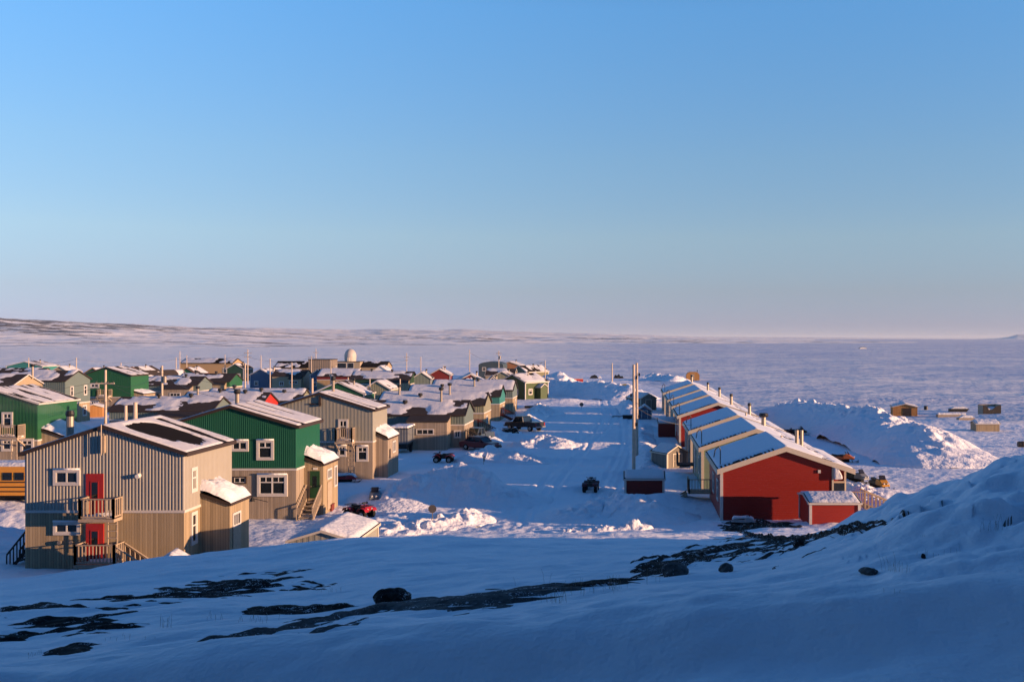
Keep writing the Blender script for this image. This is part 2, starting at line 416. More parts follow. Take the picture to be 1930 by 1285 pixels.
def hill_mat():
    t = NT('tundra_snow_and_rock')
    v = t.coord(); vs = t.scale(v, (0.5, 1.0, 1.5))
    hs = None
    for sc, amp in ((0.004, 16.0), (0.012, 9.0), (0.04, 3.0), (0.15, .5)):
        q = t.math('MULTIPLY', t.noise(vs, sc, 3.0, 0.6), amp)
        hs = q if hs is None else t.math('ADD', hs, q)
    sp = t.t.nodes.new('ShaderNodeSeparateXYZ'); t.l(v, sp.inputs[0])
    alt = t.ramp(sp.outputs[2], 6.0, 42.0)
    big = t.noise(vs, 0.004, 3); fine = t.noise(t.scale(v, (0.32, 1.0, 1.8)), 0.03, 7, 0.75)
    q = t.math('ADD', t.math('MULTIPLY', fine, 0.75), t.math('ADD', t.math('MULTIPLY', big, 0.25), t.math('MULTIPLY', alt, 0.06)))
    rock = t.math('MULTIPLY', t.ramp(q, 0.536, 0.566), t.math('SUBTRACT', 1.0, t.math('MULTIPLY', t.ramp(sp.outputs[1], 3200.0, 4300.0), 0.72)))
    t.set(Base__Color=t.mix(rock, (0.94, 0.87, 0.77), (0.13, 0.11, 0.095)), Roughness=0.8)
    t.b.inputs['Specular IOR Level'].default_value = 0.2
    t.bump(hs, 1.0)
    return t.m
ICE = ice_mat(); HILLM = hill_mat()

def build_ground():
    def arc(a0, a1, n): return np.linspace(a0, a1, n, endpoint=False)
    lo, hi = -37.0, 26.5
    ph = np.concatenate([arc(-180, -70, 45), arc(-70, lo, 60), arc(lo, hi, 820), arc(hi, 80, 80), arc(80, 180, 40)])
    def geo(a, b, n): return np.exp(np.linspace(math.log(a), math.log(b), n, endpoint=False))
    rr = np.concatenate([geo(0.6, 4, 14), geo(4, 60, 380), geo(60, 300, 400), geo(300, 5600, 330), geo(5600, 12000, 30), geo(12000, 15000, 30), [16000, 22000, 34000, 52000]])
    pr = np.radians(ph)
    Rg, Pg = np.meshgrid(rr, pr, indexing='xy')        # [phi, r]
    x = Rg * np.sin(Pg); y = Rg * np.cos(Pg)
    z = h(x.ravel(), y.ravel()).reshape(x.shape)
    V = np.stack([x, y, z], -1).reshape(-1, 3)
    nu, nv = x.shape
    iu, iv = np.meshgrid(np.arange(nu), np.arange(nv - 1), indexing='ij')
    i2 = (iu + 1) % nu
    q = np.stack([iu * nv + iv, iu * nv + iv + 1, i2 * nv + iv + 1, i2 * nv + iv], -1).reshape(-1, 4)
    rq = Rg.ravel()[q[:, 0]]
    hh = hills_h(V[q[:, 0], 0], V[q[:, 0], 1])
    aq = V[q[:, 0], 0] / np.maximum(V[q[:, 0], 1], 1.0)
    shore = np.interp(aq, [-.1, -.02, .03, .09], [400, 300, 215, 118]) + np.where(V[q[:, 0], 1] < 60, 900, 0) + 60 * fbm(V[q[:, 0], 0] / 90, V[q[:, 0], 1] / 90, 44, 3)
    cls = np.where(rq < shore, 0, np.where(hh > 1.2, 2, 1))
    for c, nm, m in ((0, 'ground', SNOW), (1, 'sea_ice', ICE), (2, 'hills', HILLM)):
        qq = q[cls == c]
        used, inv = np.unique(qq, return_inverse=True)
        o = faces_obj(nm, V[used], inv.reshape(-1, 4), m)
        tag(o, kind='structure')
build_ground()
EXPOSURE = 1.4
# ------------------------------------------------------------------ materials of the buildings
WOOD = boards('weathered_boards', (0.17, 0.142, 0.112), (0.40, 0.325, 0.25))
WOOD_WARM = boards('tan_boards', (0.19, 0.15, 0.10), (0.43, 0.335, 0.215))
WOOD_GREY = boards('grey_boards', (0.14, 0.13, 0.115), (0.26, 0.235, 0.205))
WOOD_ORANGE = boards('orange_boards', (0.30, 0.14, 0.05), (0.48, 0.24, 0.09))
GREY = siding('grey_metal', (0.325, 0.305, 0.265), depth=0)
GREY_FAR = siding('grey_metal_siding', (0.25, 0.243, 0.20), .3, .008)
GREEN = siding('green_metal', (0.010, 0.098, 0.056), depth=0)
GREEN_FAR = siding('green_metal_siding', (0.017, 0.088, 0.036), .3, .008)
TEAL = siding('teal_metal_siding', (0.03, 0.17, 0.15))
SLATE = siding('slate_metal_siding', (0.11, 0.145, 0.135))
SAGE = siding('sage_metal_siding', (0.20, 0.20, 0.135))
NAVY = siding('blue_clapboard', (0.05, 0.10, 0.17), 0.15, 0.015, True)
BEIGE = siding('beige_clapboard', (0.34, 0.265, 0.17), 0.15, 0.015, True)
YELLOW = siding('ochre_siding', (0.36, 0.235, 0.115), 0.3, 0.015)
RED = siding('red_clapboard', (0.262, 0.020, 0.0135), 0.15, 0.03, True, 0.17)
DARKRED = siding('dark_red_clapboard', (0.15, 0.018, 0.014), 0.13, 0.012, True)
BRIGHTRED = siding('scarlet_siding', (0.36, 0.025, 0.018), 0.3, 0.015)
AQUA = siding('pale_green_clapboard', (0.17, 0.23, 0.17), 0.13, 0.012, True)
RUST = siding('brown_clapboard', (0.27, 0.125, 0.06), 0.13, 0.012, True)
OLIVE = siding('olive_clapboard', (0.25, 0.21, 0.13), 0.13, 0.012, True)
DKGREEN = siding('dark_green_clapboard', (0.018, 0.05, 0.03), 0.15, 0.015, True)
TRIM = plain('pale_trim', (0.50, 0.465, 0.43), 0.6, var=0.1)
TRIM_BEIGE = plain('beige_trim', (0.50, 0.44, 0.35), 0.6, var=0.1)
BROWN = plain('brown_fascia', (0.035, 0.022, 0.016), 0.6)
SHINGLE = plain('dark_shingle', (0.013, 0.0105, 0.0095), 0.95, var=0.35, vs=6, spec=0.06)
SHINGLE_GREY = plain('worn_shingle', (0.045, 0.037, 0.035), 0.95, var=0.3, vs=2.5, spec=0.1)
GLASS = plain('dark_glass', (0.012, 0.016, 0.02), 0.08, spec=0.6)
SASH = plain('window_sash', (0.55, 0.53, 0.50), 0.5)
DOORRED = plain('red_door_paint', (0.30, 0.018, 0.016), 0.45)
DOORGREEN = plain('green_door_paint', (0.012, 0.055, 0.022), 0.45)
PIPE = plain('galvanised_pipe', (0.28, 0.24, 0.20), 0.45, 0.5)
BLACK = plain('black_metal', (0.010, 0.010, 0.011), 0.5)
TIMBER = plain('raw_timber', (0.33, 0.26, 0.19), 0.85, var=0.3, vs=5)
TIMBER_DARK = plain('dark_timber', (0.035, 0.03, 0.028), 0.85, var=0.3)
TIMBER_RED = plain('red_stained_timber', (0.12, 0.022, 0.014), 0.8)
POLE = plain('pole_wood', (0.46, 0.37, 0.29), 0.85, var=0.25, vs=2)
ROOFSNOW = snow_mat('roof_snow_crust', (0.58, 0.575, 0.59), octs=((1.2, 0.06), (6.0, 0.018)))
CAPSNOW = snow_mat('heaped_snow', (0.64, 0.64, 0.66), octs=((1.5, 0.10), (6.0, 0.02)))
BANKSNOW = snow_mat('ploughed_snow', (0.74, 0.74, 0.77), octs=((1.6, 0.16), (5.0, 0.06)))
DRIFTROOF = snow_mat('blue_roof_snow', (0.66, 0.69, 0.74), octs=((0.8, 0.05), (4.0, 0.012)))
CONCRETE = plain('concrete', (0.25, 0.22, 0.19), 0.9)
WHITEPAINT = plain('white_paint', (0.62, 0.60, 0.57), 0.5, var=0.06)

# ------------------------------------------------------------------ building parts
def face_T(face, W, L):
    """u along a wall (metres), d out of it, z up -> local coordinates of the house (gable front on local y = 0)"""
    if face == 'front': return lambda u, d, z: (u, -d, z)
    if face == 'side': return lambda u, d, z: (W / 2 + d, u, z)       # local +x
    if face == 'flank': return lambda u, d, z: (-W / 2 - d, u, z)     # local -x
    return lambda u, d, z: (u, L + d, z)
def roof_z(u, W, eave, rise): return eave + rise * (1 - abs(u) / (W / 2))
def add_walls(root, name, m, W, L, z0, top, pitch=0.0, depth=0.035, grow=0.0):
    """four walls; top = height or (eave, rise) for gabled tops; real ribs when pitch is given"""
    mb = MB(); g = grow
    gable = isinstance(top, tuple)
    for face in ('front', 'side', 'back', 'flank'):
        T = face_T(face, W, L)
        gab = face in ('front', 'back')
        u0, u1 = (-W / 2 - g, W / 2 + g) if gab else (-g, L + g)
        def zt(u):
            if not gable: return top
            return roof_z(max(-W / 2, min(W / 2, u)), W, *top) if gab else top[0]
        if pitch:
            n = max(1, int(round((u1 - u0) / pitch))); p = (u1 - u0) / n
            pr = []
            for k in range(n):
                a = u0 + k * p
                pr += [(a, 0), (a + 0.42 * p, 0), (a + 0.52 * p, depth), (a + 0.9 * p, depth)]
            pr.append((u1, 0))
        else:
            pr = [(u0, 0), (0 if gab else (u0 + u1) / 2, 0), (u1, 0)]
        for (a, da), (b, db) in zip(pr, pr[1:]):
            if gab and gable and a < 0 < b:
                dm = da + (db - da) * (0 - a) / (b - a)
                segs = [(a, da, 0, dm), (0, dm, b, db)]
            else: segs = [(a, da, b, db)]
            for (a_, da_, b_, db_) in segs:
                mb.quad(T(a_, da_ + g, z0), T(b_, db_ + g, z0), T(b_, db_ + g, zt(b_)), T(a_, da_ + g, zt(a_)), uv=[(a_, z0), (b_, z0), (b_, zt(b_)), (a_, zt(a_))])
    return mb.build(name, m, root)
def add_window(root, face, W, L, u, z, w, hh, style='cross', casing=0.14, trim=None, out=0.05, sill_snow=False):
    """u: centre along the wall, z: underside of the opening"""
    T = face_T(face, W, L); c = casing; trim = trim or TRIM
    mb = MB()
    x0, x1, z0, z1 = u - w / 2, u + w / 2, z, z + hh
    for (a, b, e, f) in ((x0 - c, x1 + c, z1, z1 + c), (x0 - c, x1 + c, z0 - c, z0), (x0 - c, x0, z0, z1), (x1, x1 + c, z0, z1)):
        mb.box(a, b, 0.0, out + 0.03, e, f, T)
    o = mb.build('window', trim, root)
    MB().box(x0, x1, 0.0, out - 0.02, z0, z1, T).build('pane', GLASS, o)
    s = MB(); b = 0.035
    def bar(a, q, e, f): s.box(a, q, 0.0, out + 0.01, e, f, T)
    bar(x0, x0 + b, z0, z1); bar(x1 - b, x1, z0, z1); bar(x0 + b, x1 - b, z0, z0 + b); bar(x0 + b, x1 - b, z1 - b, z1)
    if style == 'cross':                     # transom with two small lights above one big pane
        zt = z0 + hh * 0.66; bar(x0 + b, x1 - b, zt - b, zt + b); bar(u - b, u + b, zt + b, z1 - b)
    elif style == 'double':
        zt = z0 + hh * 0.68
        bar(u - b * 1.4, u + b * 1.4, z0 + b, z1 - b)
        for q in (-1, 1):
            a0, a1 = (x0 + b, u - b * 1.4) if q < 0 else (u + b * 1.4, x1 - b)
            bar(a0, a1, zt - b, zt + b); bar((a0 + a1) / 2 - b * .6, (a0 + a1) / 2 + b * .6, zt + b, z1 - b)
    elif style == 'slider': bar(u - b, u + b, z0 + b, z1 - b)
    elif style == 'triple':
        for q in (-1, 1): bar(u + q * w / 6 - b * 1.3, u + q * w / 6 + b * 1.3, z0 + b, z1 - b)
    elif style == 'rail': zt = z0 + hh * 0.6; bar(x0 + b, x1 - b, zt - b, zt + b)
    s.build('sash', SASH, o)
    if sill_snow:
        k = MB(); k.cyl(T(x0 - c, 0.10, z1 + c + 0.01), T(x1 + c, 0.10, z1 + c + 0.01), 0.06, 0.05, 7); k.build('sill_snow', CAPSNOW, o, True)
    return o
def add_door(root, face, W, L, u, z, w, hh, m, glass=(0.3, 0.42, 0.8), out=0.06, frame=None):
    T = face_T(face, W, L)
    o = MB().box(u - w / 2, u + w / 2, 0.0, out, z, z + hh, T).build('door', m, root)
    if glass:
        gw = w * glass[0] / 2 * 1.2
        MB().box(u - gw, u + gw, 0.0, out + 0.015, z + hh * glass[1], z + hh * glass[2], T).build('door_glass', GLASS, o)
        g = MB(); b = 0.05
        for (a, q, e, f) in ((-gw - b, gw + b, glass[2], 0), (-gw - b, gw + b, glass[1], 1)):
            zz = z + hh * e
            g.box(u + a, u + q, 0.0, out + 0.02, zz - (b if f else 0), zz + (0 if f else b), T)
        g.box(u - gw - b, u - gw, 0.0, out + 0.02, z + hh * glass[1], z + hh * glass[2], T); g.box(u + gw, u + gw + b, 0.0, out + 0.02, z + hh * glass[1], z + hh * glass[2], T)
        g.build('glass_frame', m, o)
    MB().cyl(T(u - w * 0.4, out, z + hh * 0.47), T(u - w * 0.4, out + 0.07, z + hh * 0.47), 0.035, n=7).build('handle', PIPE, o)
    if frame:
        f = MB(); c = 0.09
        f.box(u - w / 2 - c, u + w / 2 + c, 0, out + 0.02, z + hh, z + hh + c, T); f.box(u - w / 2 - c, u - w / 2, 0, out + 0.02, z, z + hh, T); f.box(u + w / 2, u + w / 2 + c, 0, out + 0.02, z, z + hh, T)
        f.build('door_frame', frame, o)
    return o
def add_roof(root, W, L, eave, rise, m=None, ovf=0.15, ove=0.22, th=0.16, fascia=None, fw=0.2, y0=0.0):
    sl = rise / (W / 2); a = W / 2 + ove; ze = eave - sl * ove; zr = eave + rise
    lift = 0.02
    poly = [(-a, ze + lift), (0, zr + lift), (a, ze + lift), (a, ze + lift + th), (0, zr + lift + th), (-a, ze + lift + th)]
    mb = MB()
    y_0, y_1 = y0 - ovf, L + ovf
    n = 6; b = 0
    mb.v.extend((p[0], y_0, p[1]) for p in poly); mb.v.extend((p[0], y_1, p[1]) for p in poly)
    for i in range(n):
        j = (i + 1) % n; mb.f.append((i, j, n + j, n + i)); mb.uv.append([(0, 0)] * 4)
    for o_, rev in ((0, 0), (n, 1)):
        for q in ((0, 1, 4, 5), (1, 2, 3, 4)): mb.f.append(tuple(o_ + i for i in q)); mb.uv.append([(0, 0)] * 4)
    ro = mb.build('roof', m or SHINGLE, root)
    fm = MB()
    for y, s in ((y_0, -1), (y_1, 1)):
        ya, yb = (y - 0.05, y - 0.004) if s < 0 else (y + 0.004, y + 0.05)
        for q in (-1, 1):
            fm.prism([(0, zr + lift + th + .01), (q * (a + .03), ze + lift + th + .01), (q * (a + .03), ze + lift + th + .01 - fw), (0, zr + lift + th + .01 - fw)], ya, yb, 'y')
    for q in (-1, 1):
        xa, xb = sorted((q * (a + 0.004), q * (a + 0.04)))
        fm.box(xa, xb, y_0, y_1, ze + lift + th - fw, ze + lift + th)
    fm.build('fascia', fascia or BROWN, root)
    return ro
def add_roof_snow(ro, W, L, eave, rise, cover, ovf=0.15, ove=0.22, th=0.16, step=0.2, thick=0.09, seed=0, m=None, name='roof_snow'):
    """cover(y, x) -> about -1 (bare) .. 1 (deep): a sheet that dips under the roof where the roof is bare"""
    sl = rise / (W / 2); a = W / 2 + ove - 0.03
    ny = max(6, int((L + 2 * ovf) / step)); nx = max(8, int(2 * a / step)) | 1
    ys = np.linspace(-ovf + 0.03, L + ovf - 0.03, ny); xs = np.linspace(-a, a, nx)
    Y, Xx = np.meshgrid(ys, xs, indexing='ij')
    zb = eave + rise - sl * np.abs(Xx) + 0.02 + th
    c = cover(Y, Xx)
    off = np.clip(thick * np.clip(c * 2.2, -1, 1) , -0.05, thick)
    off = off + 0.02 * (fbm(Xx / 0.6, Y / 0.6, seed + 3, 2) - 0.5) * (off > 0)
    edge = (np.abs(Xx) > a - 1e-6) | (Y < ys[0] + 1e-6) | (Y > ys[-1] - 1e-6)
    off = np.where(edge, -0.03, off)
    V = np.stack([Xx, Y, zb + off], -1).reshape(-1, 3)
    return grid_obj(name, V, ny, nx, m or ROOFSNOW, ro)
def add_chimney(ro, x, y, z0, hh, r=0.16, m=None, cap=True, capm=None, capr=1.7, double=False):
    c = MB()
    for dx in ((-0.17, 0.17) if double else (0,)): c.cyl((x + dx, y, z0), (x + dx, y, z0 + hh), r, r, 12)
    ch = c.build('chimney', m or PIPE, ro, False)
    if cap:
        k = MB()
        for dx in ((-0.17, 0.17) if double else (0,)):
            k.cyl((x + dx, y, z0 + hh - 0.04), (x + dx, y, z0 + hh + 0.10), r * capr * 0.75, r * capr, 12); k.cyl((x + dx, y, z0 + hh + 0.10), (x + dx, y, z0 + hh + 0.3), r * capr, r * capr * 0.8, 12)
        k.build('chimney_cap', capm or BLACK, ro)
    return ch
def add_railing(parent, T, path, z, hh=1.0, step=0.13, m=None, name='railing'):
    """posts, rails and balusters along a horizontal path of (u, d) points"""
    m = m or TIMBER; mb = MB()
    for (a, b) in zip(path, path[1:]):
        n = max(1, int(math.hypot(b[0] - a[0], b[1] - a[1]) / step))
        for k in range(n + 1):
            u = a[0] + (b[0] - a[0]) * k / n; d = a[1] + (b[1] - a[1]) * k / n
            r = 0.05 if k in (0, n) else 0.022
            mb.box(u - r, u + r, d - r, d + r, z - (0.1 if k in (0, n) else -0.08), z + hh - (0 if k in (0, n) else 0.03), T)
        lo0, hi0 = min(a[0], b[0]), max(a[0], b[0]); lo1, hi1 = min(a[1], b[1]), max(a[1], b[1])
        mb.box(lo0 - 0.055, hi0 + 0.055, lo1 - 0.055, hi1 + 0.055, z + hh - 0.03, z + hh + 0.02, T); mb.box(lo0 - 0.02, hi0 + 0.02, lo1 - 0.02, hi1 + 0.02, z + 0.06, z + 0.14, T)
    return mb.build(name, m, parent)
def add_balcony(root, face, W, L, u0, u1, z, dep, rail=1.0, m=None, legs=None, rakes=True, ladder=None, name='balcony', snow=True, step=0.13):
    T = face_T(face, W, L); m = m or TIMBER
    mb = MB().box(u0, u1, 0.08, dep, z - 0.16, z, T)
    for uu in (u0 + 0.08, u1 - 0.08):                      # raking brackets under the deck
        if legs is None and rakes: mb.prism([(0.08, z - 0.9), (0.08, z - 0.75), (dep * 0.8, z - 0.165), (dep, z - 0.165)], uu - 0.05, uu + 0.05, 'x', T)
    o = mb.build(name, m, root)
    add_railing(o, T, [(u0 + .06, 0.1), (u0 + .06, dep - .06), (u1 - .06, dep - .06), (u1 - .06, 0.1)], z, rail, step, m)
    if legs is not None:
        for uu in (u0 + 0.1, u1 - 0.1): MB().box(uu - 0.07, uu + 0.07, dep - 0.2, dep - 0.06, legs, z - 0.165, T).build('leg', m, o)
    if ladder:
        lu, zb = ladder; l = MB()
        for q in (-0.24, 0.24): l.box(lu + q - 0.03, lu + q + 0.03, dep - 0.30, dep - 0.24, zb, z - 0.17, T)
        k = zb + 0.25
        while k < z - 0.25: l.box(lu - 0.24, lu + 0.24, dep - 0.33, dep - 0.21, k, k + 0.05, T); k += 0.36
        l.build('ladder', m, o)
    if snow:
        g = MB(); random.seed(int(abs(u0 * 100)))
        for k in range(5):
            uu = random.uniform(u0 + 0.3, u1 - 0.3); dd = random.uniform(0.4, dep - 0.3)
            g.prism([(dd - .25, z), (dd + .2, z), (dd, z + random.uniform(.1, .28))], uu - .3, uu + .3, 'x', T)
        g.build('snow', CAPSNOW, o)
    return o
def add_steps(root, T, u0, u1, d0, d1, ztop, zbot, m=None, rails=True, name='steps', along='d'):
    """a flight going out from the wall (d) or along it (u)"""
    m = m or TIMBER; mb = MB(); n = max(3, int((ztop - zbot) / 0.19))
    for k in range(n):
        f0 = k / n; f1 = (k + 1) / n; z = ztop - (ztop - zbot) * f1
        if along == 'd': mb.box(u0, u1, d0 + (d1 - d0) * f0, d0 + (d1 - d0) * f1 + 0.02, z - 0.05, z, T)
        else: mb.box(u0 + (u1 - u0) * f0, u0 + (u1 - u0) * f1, d0, d1, z - 0.05, z, T)
    for q in (0, 1):
        if along == 'd':
            uu = (u0 - 0.03, u0 - 0.0) if q == 0 else (u1, u1 + 0.03)
            mb.prism([(d0, ztop + .05), (d1, zbot + .05), (d1, zbot - .2), (d0, ztop - .25)], *uu, 'x', T)
        else:
            dd = (d0 - 0.03, d0) if q == 0 else (d1, d1 + 0.03)
            mb.prism([(u0, ztop + .05), (u1, zbot + .05), (u1, zbot - .2), (u0, ztop - .25)], *dd, 'y', T)
    o = mb.build(name, m, root)
    if rails:
        for q in (0, 1):
            r = MB()
            if along == 'd':
                uu = u0 - 0.05 if q == 0 else u1 + 0.05
                A, B = (uu, d0, ztop), (uu, d1, zbot)
            else:
                dd = d0 - 0.05 if q == 0 else d1 + 0.05
                A, B = (u0, dd, ztop), (u1, dd, zbot)
            k_ = max(3, int(math.dist(A, B) / 0.28))
            for k in range(k_ + 1):
                p = [A[i] + (B[i] - A[i]) * k / k_ for i in range(3)]
                r.box(p[0] - .025, p[0] + .025, p[1] - .025, p[1] + .025, p[2] - .1, p[2] + .9, T)
            r.cyl(T(A[0], A[1], A[2] + .92), T(B[0], B[1], B[2] + .92), 0.05, n=6)
            r.build('handrail', m, o)
    return o
def add_porch(root, face, W, L, u0, u1, dep, z0, zin, zout, m, snow=1.0, seed=1, name='porch', fascia=None):
    """lean-to box on a wall, roof falling outward"""
    T = face_T(face, W, L); mb = MB()
    mb.quad(T(u0, 0, z0), T(u0, dep, z0), T(u0, dep, zout), T(u0, 0, zin), uv=[(0, z0), (dep, z0), (dep, zout), (0, zin)])
    mb.quad(T(u1, 0, z0), T(u1, dep, z0), T(u1, dep, zout), T(u1, 0, zin), uv=[(0, z0), (dep, z0), (dep, zout), (0, zin)])
    mb.quad(T(u0, dep, z0), T(u1, dep, z0), T(u1, dep, zout), T(u0, dep, zout), uv=[(u0, z0), (u1, z0), (u1, zout), (u0, zout)])
    o = mb.build(name, m, root)
    e = 0.1; sl = (zin - zout) / dep
    MB().prism([(-0.0, zin), (dep + e, zout - sl * e), (dep + e, zout - sl * e + .14), (0.0, zin + .14)], u0 - e, u1 + e, 'x', lambda a, b, c: T(a, b, c)).build(name + '_roof', fascia or BROWN, o)
    if snow:
        nu, nv = 26, 20
        U, D = np.meshgrid(np.linspace(u0 - e, u1 + e, nu), np.linspace(0.02, dep + e, nv), indexing='ij')
        a = (U - u0) / (u1 - u0); b = D / dep
        bulge = np.clip(np.minimum(np.minimum(a + e, 1 + e - a) * 5, (1.08 - b) * 4), 0, 1)
        bulge = bulge * bulge * (3 - 2 * bulge)
        hgt = snow * bulge * (0.25 + 0.75 * fbm(U / 0.9 + seed, D / 0.8, seed, 3)) * (0.6 + 0.4 * (1 - b)) + 0.02
        zz = zin - sl * D + .14 + hgt - 0.04 * (bulge <= 0)
        P = np.array([T(x, y, z) for x, y, z in zip(U.ravel(), D.ravel(), zz.ravel())])
        grid_obj('snow_cap', P, nu, nv, CAPSNOW, o)
    return o
def add_corner_trim(root, W, L, z0, eave, m, w=0.12, t=0.06):
    for sx in (-1, 1):
        for y, sy in ((0, -1), (L, 1)):
            mb = MB(); x = sx * W / 2
            xa, xb = sorted((x - sx * w, x + sx * t)); ya, yb = sorted((y + sy * t, y))
            mb.box(xa, xb, ya, yb, z0, eave - 0.03)
            xc, xd = sorted((x + sx * 0.001, x + sx * t)); ye, yf = sorted((y, y - sy * w))
            mb.box(xc, xd, ye, yf, z0, eave - 0.03)
            mb.build('corner_trim', m, root)
def belt(root, W, L, z, m, t=0.05, hh=0.14):
    mb = MB()
    mb.box(-W / 2 - t, W / 2 + t, -t, -.001, z, z + hh); mb.box(-W / 2 - t, W / 2 + t, L + .001, L + t, z, z + hh)
    mb.box(W / 2 + .001, W / 2 + t, 0, L, z, z + hh); mb.box(-W / 2 - t, -W / 2 - .001, 0, L, z, z + hh)
    return mb.build('belt_trim', m, root)
def patchy(seed, bias=0.25, sx=2.2, sy=0.8, amp=2.2, skew=0.0):
    """snow cover with bare streaks"""
    return lambda Y, X_: amp * (fbm((X_ + skew * Y) / sx, Y / sy, seed, 4, 0.55) - 0.5) + bias

def house(label, cx, y0, W, L, eave, rise, low, up=None, split=None, yaw=0.0, z0=-0.35, trim=None, roofm=None, fascia=None, fw=0.2, snow=None, thick=0.09, step=0.25,
          wins=(), chims=(), pitch=0.0, group=None, name='house', cat='house', z=0.0, ovf=0.15, ove=0.22, corner=None, seed=1, depth=0.035):
    r = thing(name, (cx, y0, z), label, cat, yaw, group)
    if split:
        add_walls(r, 'board_wall', low, W, L, z0, split)
        add_walls(r, 'metal_wall', up, W, L, split, (eave, rise), pitch, depth, 0.01)
        belt(r, W, L, split - 0.02, trim or TRIM, 0.06 if pitch else 0.05)
    else:
        add_walls(r, 'wall', low, W, L, z0, (eave, rise), pitch, depth)
    ro = add_roof(r, W, L, eave, rise, roofm, ovf, ove, fascia=fascia, fw=fw)
    if snow is not False: add_roof_snow(ro, W, L, eave, rise, snow or patchy(seed), ovf, ove, step=step, thick=thick, seed=seed)
    if corner: add_corner_trim(r, W, L, z0, eave, corner)
    for wn in wins:
        kw = wn[6] if len(wn) > 6 else {}
        add_window(r, wn[0], W, L, wn[1], wn[2], wn[3], wn[4], wn[5], **kw)
    for c in chims:
        zz = roof_z(c[0], W, eave, rise)
        add_chimney(ro, c[0], c[1], zz, c[2], **(c[3] if len(c) > 3 else {}))
    return r
# ------------------------------------------------------------------ the street-side houses on the near edge of the village
def fr(cx, y0, p):       # photo box (px0, py0, px1, py1) on a gable facing the viewer -> (u, z, w, h)
    x0, x1 = X(p[0], y0) - cx, X(p[2], y0) - cx
    z1, z0 = Z(p[1], y0), Z(p[3], y0)
    return (x0 + x1) / 2, z0, x1 - x0, z1 - z0
def sd(xs, y0, px): return xs * F / (px - CX) - y0     # photo column on a wall that recedes -> u along it

# --- grey house with two red doors, half sunk behind the snow crest
W, L, cx, y0 = 8.3, 6.1, -27.52, 52.0
def cov1(Y, X_):
    v = X_ / 4.3; u = Y / L
    n = fbm(X_ / 1.3, Y / 0.22, 61, 4, 0.65) - 0.5
    bare = 1 - np.abs((v - 0.49) / 0.45) ** 3 - np.abs((u - 0.42 - 0.08 * (v - .4)) / (0.35 - .12 * v)) ** 2.6
    streak = 0.9 - ((u - 0.88 + 0.06 * v) / 0.085) ** 2
    c = 0.55 - 2.8 * np.clip(bare, -0.4, 1) + 2.8 * n * sst(v, .5, .7) + 1.3 * n
    c = np.where((v > 0.05), np.minimum(c, 0.6 - 1.1 * np.clip(streak, -1, 1) + n), c)
    return c
g1 = house('two-storey grey ribbed-metal house with two red doors, in front of the school bus', cx, y0, W, L, 5.95, 1.36, WOOD_WARM, GREY, 2.93, pitch=0.172, snow=cov1, step=0.085, thick=0.06, trim=TRIM, z0=-0.6, fw=0.2, depth=0.036)
gr = [o for o in g1.children if o.name.startswith('roof')][0]
add_chimney(gr, X(132, 53.5) - cx, 1.5, 5.9, Z(784, 53.5) - 5.9, 0.19, PIPE, capr=1.25)
for p, st in (((107.5, 889, 147, 909), 'slider'), ((107.5, 987, 147, 1002), 'slider')):
    u, z, w_, h_ = fr(cx, y0, p); add_window(g1, 'front', W, L, u, z, w_, h_, st, 0.15, out=0.09, sill_snow=True)
u, z, w_, h_ = fr(cx, y0, (163.5, 892, 196.5, 972)); add_door(g1, 'front', W, L, u, 2.75, w_, z + h_ - 2.75, DOORRED, out=0.09)
u, z, w_, h_ = fr(cx, y0, (163.5, 986, 196.5, 1062)); add_door(g1, 'front', W, L, u, 0.4, w_, z + h_ - 0.4, DOORRED, out=0.09)
T = face_T('front', W, L)
u0, u1 = X(146, 51) - cx, X(213.5, 51) - cx
add_balcony(g1, 'front', W, L, u0, u1, 2.74, 0.95, 1.02, rakes=False, step=.19, ladder=(X(206, 51) - cx, 1.1))
u0, u1 = X(139, 51) - cx, X(217, 51) - cx
add_balcony(g1, 'front', W, L, u0, u1, 0.42, 1.05, 1.0, legs=-0.5, step=.17, name='deck')
add_steps(g1, T, u1 + 0.05, u1 + 1.35, 0.15, 0.95, 0.42, -0.45, name='steps', along='u')
u, z, w_, h_ = fr(cx, y0, (258, 889, 267, 900))
v = MB(); v.cyl(T(u, 0.0, z + .13), T(u, 0.26, z + .10), 0.13, 0.11, 10); v.build('vent_hood', WHITEPAINT, g1)
v = MB(); v.box(-0.10, 0.10, 0.06, 0.22, 6.05, 6.95, T); mbx = v.build('meter_box', TIMBER, g1)
v = MB(); v.cyl(T(-0.02, 0.30, 5.95), T(-0.02, 0.30, 7.55), 0.03); v.build('service_mast', PIPE, g1)
v = MB(); v.cyl(T(X(115, 52) - cx, 0.05, Z(1021, 52)), T(X(115, 52) - cx, 0.2, Z(1021, 52)), 0.10, n=10); v.cyl(T(X(137, 52) - cx, 0.05, Z(1021, 52)), T(X(137, 52) - cx, 0.2, Z(1021, 52)), 0.10, n=10); v.build('pipe_vent', PIPE, g1)
for (a, b) in ((879, 931), (963, 1030)):                                  # the tall narrow windows round the corner
    zt, zb = Z(a + 8, 52.8), Z(b - 8, 52.8)
    add_window(g1, 'side', W, L, sd(cx + W / 2, y0, 364.5), zb, 0.42, zt - zb, 'rail', 0.16)
pu0, pu1 = 1.9, 4.6
p1 = add_porch(g1, 'side', W, L, pu0, pu1, 1.62, -0.5, 3.52, 2.98, WOOD_WARM, 1.05, 3)
xs = cx + W / 2 + 1.62
PT = lambda u, d, z: (W / 2 + 1.62 + d, u, z)
